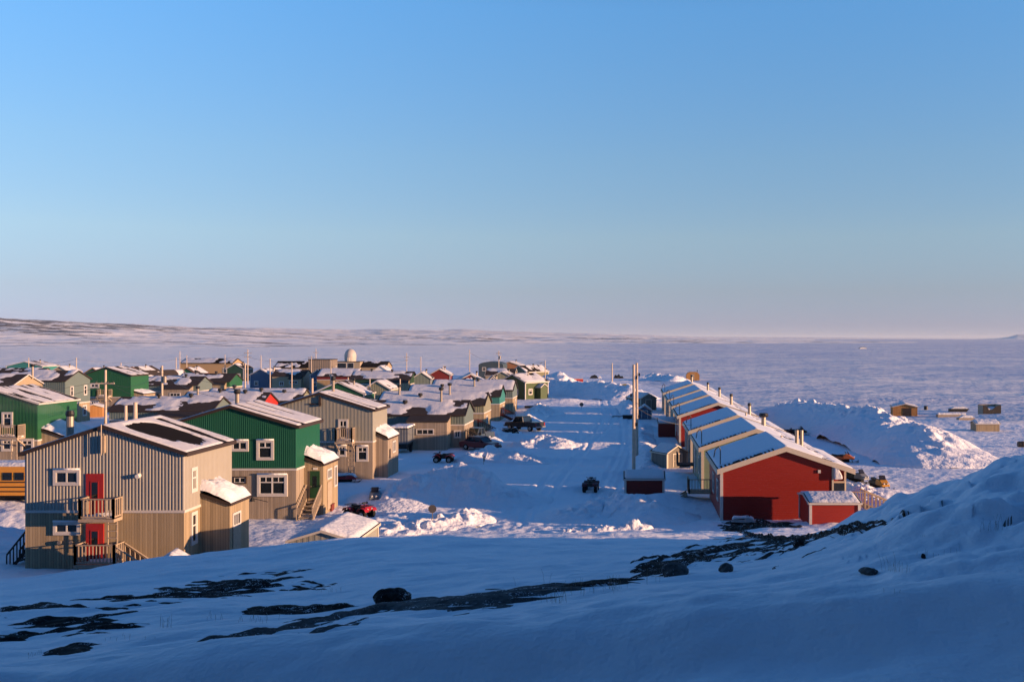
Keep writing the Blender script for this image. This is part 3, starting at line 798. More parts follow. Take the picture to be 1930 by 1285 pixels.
def porch_window(root, T_, u, z, w_, hh, style='triple', m=None):
    o = MB()
    for (a, b, e, f) in ((u - w_ / 2 - .12, u + w_ / 2 + .12, z + hh, z + hh + .12), (u - w_ / 2 - .12, u + w_ / 2 + .12, z - .12, z), (u - w_ / 2 - .12, u - w_ / 2, z, z + hh), (u + w_ / 2, u + w_ / 2 + .12, z, z + hh)):
        o.box(a, b, .004, .07, e, f, T_)
    o = o.build('window', m or TRIM, root)
    MB().box(u - w_ / 2, u + w_ / 2, .004, .03, z, z + hh, T_).build('pane', GLASS, o)
    s = MB()
    for q in ((-1 / 6, 1 / 6) if style == 'triple' else (0,)): s.box(u + q * w_ - .03, u + q * w_ + .03, .004, .055, z, z + hh, T_)
    s.build('sash', SASH, o); return o
porch_window(g1, PT, sd(xs, y0, 445), Z(984, 55.2), 0.85, 0.55)
MB().box(sd(xs, y0, 438), sd(xs, y0, 452), .004, .05, -0.2, 1.75, PT).build('door', TIMBER, g1)
# outside stair up the far wall
ST = lambda u, d, z: (-W / 2 - d, u, z)
add_steps(g1, ST, 0.9, 1.9, 0.05, 1.5, 1.4, -0.4, TIMBER_DARK, True, 'back_steps')

# --- green house
W, L, cx, y0 = 8.7, 4.9, -26.65, 66.2
def cov2(Y, X_):
    v = X_ / 4.5; u = Y / L
    n = fbm(X_ / 1.6, Y / 0.45, 71, 4, 0.6) - 0.5
    s1 = 1 - ((u - 0.16 - 0.05 * v) / 0.085) ** 2; s2 = 1 - ((u - 0.80 + .1 * v) / 0.07) ** 2 - np.maximum(0, v - .62) * 6; s3 = 1 - ((u - 0.50) / 0.06) ** 2 - np.maximum(0, v - .45) * 8
    return 0.55 - 1.25 * np.clip(np.maximum(np.maximum(s1, s2), s3), -.3, 1) + 1.3 * n
g2 = house('two-storey green metal house with snow-capped porch and green door', cx, y0, W, L, 6.1, 1.3, WOOD, GREEN, 3.26, pitch=0.127, snow=cov2, step=0.1, thick=0.07, trim=TRIM, depth=0.03)
ro = [o for o in g2.children if o.name.startswith('roof')][0]
add_chimney(ro, X(447, 68.8) - cx, 2.6, 7.2, Z(741, 68.8) - 7.2, 0.14, PIPE, capr=1.7)
for p, st, cs in (((440, 833, 465, 846), 'slider', .15), ((489, 833, 512, 862), 'cross', .17), ((490.5, 898, 537, 930), 'double', .18)):
    u, z, w_, h_ = fr(cx, y0, p); add_window(g2, 'front', W, L, u, z, w_, h_, st, cs, out=0.08, sill_snow=True)
u, z, w_, h_ = fr(cx, y0, (442, 899.5, 463, 909)); add_window(g2, 'front', W, L, u, z, w_, h_, 'slider', 0.07, BROWN)
pw0, pw1 = 1.6, 5.0
add_porch(g2, 'side', W, L, pw0, pw1, 1.3, -0.3, 3.78, 3.36, WOOD_WARM, 0.95, 5)
FT = lambda u, d, z: (W / 2 + u, pw0 - d, z)
dm = MB().box(0.42, 1.08, 0.0, 0.05, 1.15, 3.0, FT).build('door', DOORGREEN, g2)
MB().box(0.62, 0.88, 0.0, 0.065, 1.95, 2.65, FT).build('door_glass', GLASS, dm)
MB().cyl(FT(0.5, 0.05, 1.95), FT(0.5, 0.12, 1.95), 0.035, n=7).build('handle', PIPE, dm)
MB().box(0.62, 0.92, 0.0, 0.03, 3.08, 3.22, FT).build('number_plate', WHITEPAINT, g2)
add_steps(g2, FT, 0.2, 1.15, 0.04, 2.0, 1.12, -0.1, TIMBER, True)
xs = cx + W / 2 + 1.3; PT = lambda u, d, z: (W / 2 + 1.3 + d, u, z)
porch_window(g2, PT, sd(xs, y0, 620), Z(898, 69.4), 0.8, 0.5); porch_window(g2, PT, sd(xs, y0, 631.5), Z(914, 70.3), 0.5, 1.25, 'one')
MB().box(sd(xs, y0, 616.5), sd(xs, y0, 624.5), .004, .05, 0.2, 2.1, PT).build('side_door', TIMBER, g2)
T = face_T('front', W, L)
v = MB(); v.tube([T(X(478, 66) - cx, 0.05, Z(945, 66)), T(X(478, 66) - cx, 0.5, Z(937, 66)), T(X(508, 66) - cx, 0.5, Z(944, 66))], 0.025); v.cyl(T(X(478, 66) - cx, 0.45, Z(941, 66)), T(X(480, 66) - cx, 0.6, Z(933, 66)), 0.16, 0.02, 9); v.build('antenna_arm', BLACK, g2)

# --- second grey house with balcony and wall ladder
W, L, cx, y0 = 9.0, 5.0, -26.6, 85.0
def cov3(Y, X_):
    v = X_ / 4.6; u = Y / L
    n = fbm(X_ / 1.5, Y / 0.45, 81, 4, 0.6) - 0.5
    s1 = 1 - ((u - 0.20 + .02 * v) / 0.09) ** 2 - np.maximum(0, .15 - v) * 6; s2 = 1 - ((u - 0.74) / 0.06) ** 2 - np.maximum(0, v - .6) * 6; s3 = 1 - ((u - .97) / .1) ** 2
    return 0.5 - 1.2 * np.clip(np.maximum(np.maximum(s1, s2), s3), -.3, 1) + 1.3 * n
g3 = house('two-storey grey metal house with balcony ladder, behind the green house', cx, y0, W, L, 5.85, 1.4, WOOD, GREY_FAR, 3.14, snow=cov3, step=0.12, thick=0.07, trim=TRIM)
T = face_T('front', W, L)
u, z, w_, h_ = fr(cx, y0, (641, 793, 653, 824)); add_window(g3, 'front', W, L, u, z, w_, h_, 'cross', 0.15)
add_balcony(g3, 'front', W, L, X(630, 84) - cx, X(663.5, 84) - cx, Z(833, 84) , 0.95, 1.15, ladder=(X(660, 84) - cx, 0.2), step=0.15)
for p, st in (((640, 842, 650, 857), 'cross'), ((675.5, 843, 691, 866), 'cross')):
    u, z, w_, h_ = fr(cx, y0, p); add_window(g3, 'front', W, L, u, z, w_, h_, st, 0.16, sill_snow=True)
v = MB(); v.box(-0.05, 0.12, 0.02, 0.2, Z(762, 85), Z(747, 85), T); v.build('meter_box', BROWN, g3)
v = MB(); v.box(-0.9, 0.15, 0.05, 0.13, Z(762, 85), Z(760, 85), T); v.box(-.02, .14, 0.05, .25, Z(765, 85), Z(761, 85), T); v.build('lamp_arm', BROWN, g3)
add_porch(g3, 'side', W, L, 1.0, 4.9, 1.05, -0.3, 3.72, 3.3, WOOD, 0.75, 7)
xs = cx + W / 2 + 1.05; PT = lambda u, d, z: (W / 2 + 1.05 + d, u, z)
porch_window(g3, PT, sd(xs, y0, 742), Z(850, 88), 0.9, 0.8)
MB().box(1.5, 1.9, .004, .05, 1.6, 2.4, PT).build('vent_panel', BROWN, g3)
ro = [o for o in g3.children if o.name.startswith('roof')][0]
add_chimney(ro, X(628, 87.5) - cx, 2.5, 6.6, Z(716, 87.5) - 6.6, 0.13, PIPE, capr=1.7)

# --- left-hand green house at the picture edge
W, L, cx, y0 = 8.6, 6.4, -58.0, 90.0
g4 = house('two-storey green house with balcony and snow-roofed porch, behind the school bus', cx, y0, W, L, 6.05, 1.35, WOOD, GREEN_FAR, 2.75, snow=patchy(91, .25, 2.6, .7, 2.4), step=0.13, thick=0.07, trim=TRIM, fascia=TRIM, fw=0.14)
u, z, w_, h_ = fr(cx, y0, (7.5, 780, 21, 802)); add_window(g4, 'front', W, L, u, z, w_, h_, 'cross', 0.18)
add_balcony(g4, 'front', W, L, X(-14, 89) - cx, X(36, 89) - cx, Z(824, 89), 1.3, 1.1, ladder=(X(27, 89) - cx, 0.2), step=0.16)
for p, st in (((7, 830, 20, 846), 'cross'), ((43, 830, 60, 851), 'cross')):
    u, z, w_, h_ = fr(cx, y0, p); add_window(g4, 'front', W, L, u, z, w_, h_, st, 0.2)
add_porch(g4, 'side', W, L, 0.6, 6.0, 2.3, -0.3, 3.6, 2.85, WOOD_WARM, 0.8, 9)
xs = cx + W / 2 + 2.3; PT = lambda u, d, z: (W / 2 + 2.3 + d, u, z)
porch_window(g4, PT, 1.9, 1.4, 0.7, 1.0, 'one'); porch_window(g4, PT, 4.4, 1.7, 0.7, 0.6, 'one')

# ------------------------------------------------------------------ terraced low houses: ridge along the street grid, gable to the east
def lowpatch(seed, bias, D):
    """snow swept off the lower slope towards the viewer and off the gable end"""
    def f(Y, X_):
        n = fbm(X_ / 2.0, Y / 2.8, seed, 4, .55) - .5
        return 2.6 * n + bias - .95 * sst(-X_ / (D / 2), .35, .85) * sst(fbm(Y / 5.0, Y * 0 + seed, seed + 2, 2), .3, .6) - .55 * (1 - sst(Y, .3, 3.0))
    return f
def ehouse(label, px_r, yf, D, Lx, low, up=None, split=None, eave=3.55, rise=1.35, gable=None, annex=None, group=None, gable_wins=(), flank_wins=(), chims=(), snow=None, seed=1, trim=None, z=0.0, roofm=None, name='house', annex_m=None, steps=None, step=0.3, bias=0.45):
    """px_r: photo column of the near corner of its east gable; yf: distance of the wall that faces the viewer; D: depth; Lx: length"""
    xr = X(px_r, yf)
    r = house(label, xr, yf + D / 2, D, Lx, eave, rise, low, up, split, yaw=90, z=z, snow=snow or lowpatch(seed, bias, D), step=step, thick=0.14, seed=seed, roofm=roofm or SHINGLE_GREY, trim=trim, name=name, group=group, fascia=trim, fw=0.14)
    ro = [o for o in r.children if o.name.startswith('roof')][0]
    for (f, k, hh) in chims: add_chimney(ro, D / 2 * k, Lx * f, eave + rise * (1 - abs(k)) - .1, hh, 0.13, BLACK if hh < .9 else PIPE, capr=2.3)
    if annex:                               # lean-to on the side towards the viewer: from a to b metres behind the gable
        a, b, dep, zo = annex
        add_porch(r, 'flank', D, Lx, a, b, dep, -0.2, eave - 0.05, zo, annex_m or low, 0, seed + 3, 'annex', SHINGLE_GREY)
        AT = lambda u, d, zz: (-D / 2 - dep - d, u, zz)
        porch_window(r, AT, (a + b) / 2 + .2, 1.75, 1.7, 0.42, 'triple')
    for wn in gable_wins: add_window(r, 'front', D, Lx, *wn)
    for wn in flank_wins: add_window(r, 'flank', D, Lx, *wn)
    if steps:
        FT_ = face_T('front', D, Lx)
        add_steps(r, FT_, -D / 2 + .3, -D / 2 + 1.4, 0.1, 2.2, 1.0, 0.0, steps)
    return r
G_ST = 'boarded low houses along the snowy street'
ehouse('low boarded house with slate gable and lean-to, beside the parked red car', 875, 109.5, 6.2, 12.0, WOOD, SLATE, 2.45, annex=(1.5, 5.8, 2.2, 3.0), chims=((.58, -.35, .5), (.25, -.2, 1.7)), seed=11, group=G_ST, gable_wins=((1.2, 1.0, .7, .8, 'cross'),), flank_wins=((.75, 1.2, .5, .6, 'slider'),), steps=TIMBER_DARK, step=.2, bias=.25)
ehouse('low boarded house with grey-green gable and red stairs, next along the street', 912, 126, 6.2, 13.5, WOOD_WARM, SAGE, 2.5, annex=None, chims=((.35, -.3, 1.6), (.62, -.5, .6), (.83, -.3, 1.4)), seed=12, group=G_ST, gable_wins=((-.9, 1.1, .8, .9, 'cross'),), flank_wins=((2.2, 1.1, .9, .8, 'cross'), (6.0, 1.1, .9, .8, 'cross')), step=.25, bias=.8)
ehouse('low boarded house with green upper gable, third along the street', 941.5, 145, 6.2, 13.5, WOOD_WARM, TEAL, 2.4, chims=((.3, -.2, 1.4), (.65, -.3, .6)), seed=13, group=G_ST, gable_wins=((.6, 1.1, .8, .9, 'cross'),), flank_wins=((2.0, 1.2, .8, .7, 'cross'),), steps=TIMBER_RED, bias=.9)
ehouse('low boarded house with blue-grey gable, last of the street row before the dark green house', 966, 158, 6.2, 13, WOOD_WARM, SLATE, 2.3, chims=((.45, -.2, .6),), seed=14, group=G_ST, gable_wins=((.2, 1.1, .8, .8, 'cross'),), bias=.9, z=.2)
# red outside stair in front of the second
t_ = thing('outdoor_stair', (X(905, 122.5), 122.5, 0), 'red-stained timber stair with landing between the boarded street houses', 'stairs')
I3 = lambda u, d, zz: (u, -d, zz)
MB().box(-2.1, 0.0, 0.2, 1.3, 1.0, 1.12, I3).build('landing', TIMBER_RED, t_)
for a in (-2.05, -1.1, -.1): MB().box(a - .06, a + .06, 1.2, 1.3, -.1, 2.2, I3).build('post', TIMBER_RED, t_)
add_railing(t_, I3, [(-2.1, 1.25), (0, 1.25)], 1.12, 1.05, .3, TIMBER_RED)
add_steps(t_, I3, 0.02, 2.6, 0.3, 1.25, 1.1, -0.3, TIMBER_RED, True, 'steps', 'u')
G_BK = 'low snow-roofed houses in the block behind'
ehouse('long dark-walled house with snow roof and vent caps, behind the grey house with red doors', 399, 115.7, 6.2, 11.9, WOOD_GREY, SLATE, 2.5, annex=(1.0, 5.7, 2.0, 3.0), chims=((.3, -.15, .6), (.62, -.15, .6)), seed=21, group=G_BK, flank_wins=((8.2, 1.3, 1.2, .8, 'cross'),), step=.2, bias=.55)
ehouse('long snow-roofed house with scarlet gable behind the green house', 492, 126, 6.0, 10.5, WOOD_GREY, BRIGHTRED, 2.2, chims=((.28, -.2, .6), (.6, -.1, .6), (.85, -.3, 1.2)), seed=22, group=G_BK, bias=.75, step=.25)
ehouse('snow-roofed house with pale sage gable between scarlet gable and grey roof', 564, 134, 5.6, 13, WOOD_GREY, SAGE, 2.2, annex=(.3, 2.4, 1.8, 3.0), chims=((.45, -.3, .6), (.75, -.1, .7), (.2, -.4, .5)), seed=23, group=G_BK, bias=.6, step=.25)
ehouse('low house with grey-green gable and patchy snow roof, in front of the ochre hall', 371.5, 180, 6.4, 10.5, WOOD, SLATE, 2.4, annex=(0.7, 5.2, 1.8, 2.9), chims=((.3, -.2, .7),), seed=24, group=G_BK, bias=.3)
ehouse('low house with bright green gable, in front of the dark gabled house', 432.6, 195, 6.4, 10.5, WOOD_WARM, GREEN_FAR, 2.4, annex=(.6, 3.0, 1.0, 3.0), chims=((.35, -.2, .7), (.75, -.1, .7)), seed=25, group=G_BK, gable_wins=((-.8, 1.0, .8, .9, 'cross'), (1.2, 1.0, .8, .9, 'cross')), bias=.3)
ehouse('long house with snowy roof, dark red gable wing and beige lean-to, below the radome', 773, 207, 6.6, 12.5, WOOD_WARM, DKGREEN, 2.5, annex=(.15, 5.7, 2.0, 2.9), chims=((.35, -.2, .7), (.7, -.1, .7)), seed=26, group=G_BK, bias=.45)
# slate two-storey with tall windows
ehouse('two-storey slate house with tall white-framed windows on its gable', 123, 140, 6.4, 9.0, WOOD_WARM, SLATE, 2.7, 6.0, 1.25, seed=27, gable_wins=((-1.6, 3.9, .55, 1.2, 'rail'), (1.9, 3.9, .55, 1.2, 'rail'), (1.7, .9, .8, 1.3, 'cross')), bias=.35, step=.2)
ehouse('two-storey beige-gabled house with dark wing, at the picture edge', 22, 126, 6.6, 8.0, BEIGE, None, None, 5.9, 1.3, seed=28, trim=TRIM, bias=.3, chims=((-.02, .25, 1.6),))
# green two-storey facing the viewer
W, L, cx, y0 = 8.0, 6.0, X(200.5, 163), 163.0
g5 = house('two-storey bright green house with white vent box and outside landing', cx, y0, W, L, 5.9, 1.3, WOOD, GREEN_FAR, 2.35, snow=patchy(31, .3), step=.25, trim=TRIM, wins=(('front', -1.9, 4.1, 1.1, .4, 'slider', dict(casing=.2)), ('front', -1.9, 1.3, 1.1, .4, 'triple')))
add_balcony(g5, 'front', W, L, -1.0, 1.0, 2.6, 1.4, 1.1, ladder=(.6, .2), step=.3)
add_porch(g5, 'side', W, L, 1.0, 5.0, 1.6, -.2, 3.2, 2.8, WOOD_WARM, .4, 11)

# ------------------------------------------------------------------ houses farther in, seen as small shapes
def fhouse(label, pxa, pxb, py_apex, m, yf=None, eave=3.4, rise=1.4, L=8.0, yaw=0.0, trim=None, seed=1, wins=2, bias=.3, low=None, split=None, roofm=None, chim=True, group=None, fascia=None, corner=True, zb=0.0):
    """gable towards the viewer between two photo columns, apex at a photo row"""
    Y = yf or (CZ - zb - eave - rise) * F / (py_apex - HY)
    rise_ = CZ - zb - (py_apex - HY) / F * Y - eave
    W = (pxb - pxa) / F * Y
    cx = X((pxa + pxb) / 2, Y)
    wn = []
    if wins >= 1: wn.append(('front', -W * .2, 1.1, .8, .9, 'cross', dict(casing=.12)))
    if wins >= 2: wn.append(('front', W * .2, 1.1, .8, .9, 'cross', dict(casing=.12)))
    if wins >= 3: wn.append(('side', L * .3, 1.1, .8, .9, 'cross', dict(casing=.12))); wn.append(('side', L * .75, 1.1, .8, .9, 'cross', dict(casing=.12)))
    r = house(label, cx, Y, W, L, eave, max(.4, rise_), low or m, m if low else None, split, yaw=yaw, snow=patchy(seed, bias - .2, 1.8, 1.8, 2.6), step=.4, thick=.13, seed=seed, wins=wn, roofm=roofm or SHINGLE_GREY, trim=trim or TRIM, fascia=fascia or TRIM, fw=.2, z=zb, corner=(trim or TRIM) if corner else None, group=group, chims=((W * .2, L * .5, .9, dict(r=.13)),) if chim else ())
    return r
fhouse('teal gabled house with snowy roof at the far picture edge', 12, 80, 682, TEAL, seed=41, L=9, wins=1)
ehouse('long dark-roofed house with beige gable and teal annex, before the teal gable', 74, 232, 6.5, 12, TEAL, BEIGE, 2.2, seed=42, bias=.0, annex=(-.01 + .3, 4, 1.2, 2.9), annex_m=BEIGE)
fhouse('small beige house with snow-covered roof beside the teal annex', 95, 129, 691, BEIGE, seed=43, bias=.9, wins=1, L=6)
fhouse('green house with brown-trimmed roof next to the small beige house', 157, 192, 694, GREEN_FAR, seed=44, fascia=RUST, L=7)
fhouse('olive-green house with brown-trimmed roof behind the bright green two-storey', 230, 268, 692, GREEN_FAR, seed=45, fascia=RUST, L=10, low=WOOD_WARM, split=1.0)
fhouse('blue house with long dark roof turned away from the sun', 240, 268, 700, NAVY, seed=46, yaw=-28, L=12, bias=-.1)
fhouse('green house with orange-trimmed roof in front of the ochre hall', 334, 370, 694, GREEN_FAR, seed=47, fascia=RUST, L=7)
fhouse('dark green house with white corner trim beside the ochre hall', 427, 459, 686, DKGREEN, seed=48, wins=3, L=7, corner=True)
fhouse('blue house with red door and shaded gable, farther from the radome', 470, 512, 696, NAVY, seed=49, L=9, wins=1, yaw=-8)
fhouse('blue house with shaded gable and beige rear wing, below the radome', 583, 616, 697, NAVY, seed=50, yaw=-14, L=9)
fhouse('small sage house with white trim and two windows behind the grey roof', 685, 735, 719, SAGE, yf=168, eave=3.4, seed=51, L=6, bias=.8, chim=False)
fhouse('green house with steep snow-streaked roof, behind the ridge of the second grey house', 588, 686, 721, GREEN_FAR, yf=148, eave=3.7, seed=52, L=6, low=WOOD_WARM, split=2.0, wins=1, bias=.45)
fhouse('slate house with white-trimmed side porch beside the red container', 776, 812, 702, SLATE, seed=53, L=8, wins=0, yaw=8)
fhouse('dark red house with white-trimmed roof behind the slate house', 808, 848, 696, DARKRED, seed=54, L=8, wins=1, yaw=6)
fhouse('low dark-red house with broad snowy roof, in the cluster by the street end', 856, 918, 706, DARKRED, seed=55, L=9, wins=1, rise=1.6, yaw=10)
fhouse('small scarlet gabled house with white fascia, peeping over the street roofs', 858, 899, 716, BRIGHTRED, yf=176, eave=2.9, seed=56, L=6, bias=.6, wins=0)
fhouse('slate-gabled house with dark snow-patched roof beside the small scarlet one', 908, 948, 712, SLATE, yf=184, eave=2.9, seed=57, L=9, wins=1, yaw=8)
fhouse('sage house with low gable in the cluster at the street end', 921, 970, 701, SAGE, seed=58, L=8, wins=2)
ehouse('dark-roofed house with white eaves, before the curved dark hall', 969, 236, 6.5, 6.8, BEIGE, None, None, 3.2, 1.4, seed=59, bias=.3, trim=TRIM, flank_wins=((1.6, 1.0, .8, .9, 'cross'), (4.6, 1.0, .8, .9, 'cross')))
fhouse('brown house with snow-covered roof and red wall, behind the white-eaved house', 936, 984, 682, RUST, seed=60, L=9, wins=1, bias=.8)
# houses turned towards the sun, at the end of the street
W, L = 6.6, 8.2
def turned(label, px, Y, yaw, m, m_side=None, seed=1, eave=3.3, rise=1.5, Ws=6.4, Ls=8.0, bias=.5, porch=False, trim=None):
    r = house(label, X(px, Y) - math.cos(R(yaw)) * Ws / 2, Y - math.sin(R(yaw)) * Ws / 2, Ws, Ls, eave, rise, m, yaw=yaw, snow=patchy(seed, bias, 1.8, 1.8), step=.3, thick=.13, seed=seed, roofm=SHINGLE, trim=TRIM, fascia=trim or TRIM, fw=.2, corner=TRIM,
              wins=(('front', -1.2, 1.0, .7, .9, 'cross'), ('front', 1.0, 1.0, .7, .9, 'cross'), ('side', 1.5, 1.0, .9, .9, 'cross'), ('side', Ls - 1.4, 1.0, .9, .9, 'cross')), chims=((1, Ls * .5, .9, dict(r=.12)),))
    if porch:
        T_ = face_T('side', Ws, Ls)
        p = MB(); p.prism([(Ls * .45, -.2), (Ls * .45 + 2, -.2), (Ls * .45 + 2, 2.3), (Ls * .45 + 1, 2.9), (Ls * .45, 2.3)], 0.01, 1.3, 'y', lambda u, d, z: T_(u, d, z)); po = p.build('porch', m, r)
        q = MB()
        for s_ in (-1, 1): q.prism([(Ls * .45 + 1, 2.92), (Ls * .45 + 1 + s_ * 1.2, 2.2), (Ls * .45 + 1 + s_ * 1.2, 2.35), (Ls * .45 + 1, 3.08)], 0.01, 1.5, 'y', lambda u, d, z: T_(u, d, z))
        q.build('porch_roof', TRIM, po)
    return r
turned('dark green house with white trim and gabled porch, lit side to the street', 990, 196, -35, siding('moss_clapboard', (0.05, 0.075, 0.03), .15, .012, True), seed=61, Ws=6.6, Ls=7.0, porch=True, bias=.35)
turned('navy-gabled house with long yellowish lit wall, farthest along the street', 992, 258, -35, siding('khaki_clapboard', (0.13, 0.125, 0.07), .15, .012, True), seed=62, Ws=5.0, Ls=8.9, bias=.0)
# ochre hall
xr = X(438, 306)
house('long ochre hall with dark snow-patched roof and lit wall', xr, 306 + 4, 8, 16, 4.4, 1.3, YELLOW, yaw=90, snow=patchy(63, .2, 2.5, 2.5), step=.5, thick=.15, roofm=SHINGLE, fascia=BROWN, trim=TRIM, corner=BROWN,
      wins=(('flank', 2.2, 1.6, 1.2, 1.3, 'cross'), ('flank', 9.8, 2.2, .9, .6, 'slider'), ('flank', 12.8, 2.2, .9, .6, 'slider')), name='hall', cat='hall')
ehouse('long dark-roofed house with patchy snow, in front of the beige block', 580, 286, 7, 9.6, WOOD_WARM, None, None, 3.6, 1.7, seed=64, bias=-.1, roofm=SHINGLE)
ehouse('low house with beige boarded wall and two wings, beside the blue house with red door', 573, 230, 6, 7.4, BEIGE, None, None, 3.3, 1.3, seed=65, bias=.1, annex=(.3, 3.2, 1.4, 2.7), flank_wins=((5.2, 1.2, .8, .8, 'slider'),))
ehouse('snow-roofed house with ochre boarded wall behind the shaded blue gable', 672, 226, 6.4, 9, YELLOW, DARKRED, 2.6, 3.4, 1.4, seed=66, bias=.8, flank_wins=((5, 1.2, .8, .8, 'cross'),))
ehouse('beige house with dark arched roof and lit gable, past the radome', 727, 300, 7.5, 7.5, BEIGE, None, None, 3.4, 1.5, seed=67, bias=-.3, roofm=SHINGLE)
fhouse('small snow-covered house with white walls and open porch, near the radome', 703, 730, 690, WHITEPAINT, seed=68, L=6, bias=1.5, wins=2, yf=282, eave=2.8)
# big dark hall with curved roof
cxh, yh = X(925, 292), 292.0
bh = thing('hall', (cxh, yh, 0), 'dark slate hall with shallow curved roof, highest in the street-end cluster', 'hall')
Wh, Lh = 7.2, 10
pl = [(-Wh / 2, 0), (Wh / 2, 0), (Wh / 2, 4.2)] + [(Wh / 2 * math.cos(R(a)), 4.2 + 1.0 * math.sin(R(a))) for a in range(15, 180, 15)] + [(-Wh / 2, 4.2)]
MB().prism(pl, 0, Lh, 'y').build('wall', plain('dark_slate_cladding', (.04, .06, .07), .6), bh)
add_window(bh, 'front', Wh, Lh, -2.0, 2.6, .9, .9, 'slider', .12)
add_door(bh, 'front', Wh, Lh, 1.2, 0, 1.2, 2.1, BROWN, None)
# white snow-covered shed by the street end
# beige corrugated block
cb, yb = X(603.5, 276), 276.0
bb = thing('building', (cb, yb, 0), 'flat-roofed beige ribbed-metal block, taller than the houses round it', 'building')
add_walls(bb, 'wall', siding('beige_ribbed_metal', (.19, .15, .115), .5, .05), 6.6, 5.0, -.2, 6.1)
MB().box(-3.4, 3.4, -.1, 5.1, 6.1, 6.3).build('roof', BROWN, bb)
add_door(bb, 'side', 6.6, 5.0, 1.5, 0, 1.0, 2.1, BROWN, None); add_window(bb, 'side', 6.6, 5.0, 3.6, 3.4, .8, .8, 'slider', .1)

# radome on its station building
yr = 388.0; xr = X(656, yr)
rb = thing('radome_station', (xr, yr, 0), 'white radome dome on a low flat-roofed station building', 'radome')
zt = Z(681, yr)
MB().box(-4.6, 4.6, 0, 7, -.3, zt - .25).build('wall', BEIGE, rb)
MB().box(-4.8, 4.8, -.2, 7.2, zt - .25, zt).build('roof', BROWN, rb)
for a, b in ((-4.4, -.6), (-.2, 2.3)):
    o = MB().box(a, b, -.06, -.002, .3, zt - .5).build('window', TRIM, rb); MB().box(a + .15, b - .15, -.09, -.062, .5, zt - .7).build('pane', GLASS, o)
R0 = 2.3; zc = zt + 2.0
V = []; nu, nv = 40, 22
for i in range(nu):
    for j in range(nv):
        t_ = math.pi / 2 * (j / (nv - 1)) * 1.0
        if j < 7: rr, z_ = R0 * (.94 + .06 * j / 7), zt + 2.0 * j / 7
        else:
            q = (j - 7) / (nv - 8) * math.pi / 2; rr, z_ = R0 * math.cos(q), zc + (Z(657.5, yr) - zc) * math.sin(q)
        a = 2 * math.pi * i / nu; V.append((rr * math.cos(a), 3.2 + rr * math.sin(a), z_))
grid_obj('dome', np.array(V), nu, nv, plain('dome_shell', (.40, .36, .32), .6, var=.08, vs=.8), rb, True, True)
MB().box(-.5, .3, 3.2 - R0 - .25, 3.2 - R0 + .2, zt, zt + 1.5).build('hatch', TRIM_BEIGE, rb)
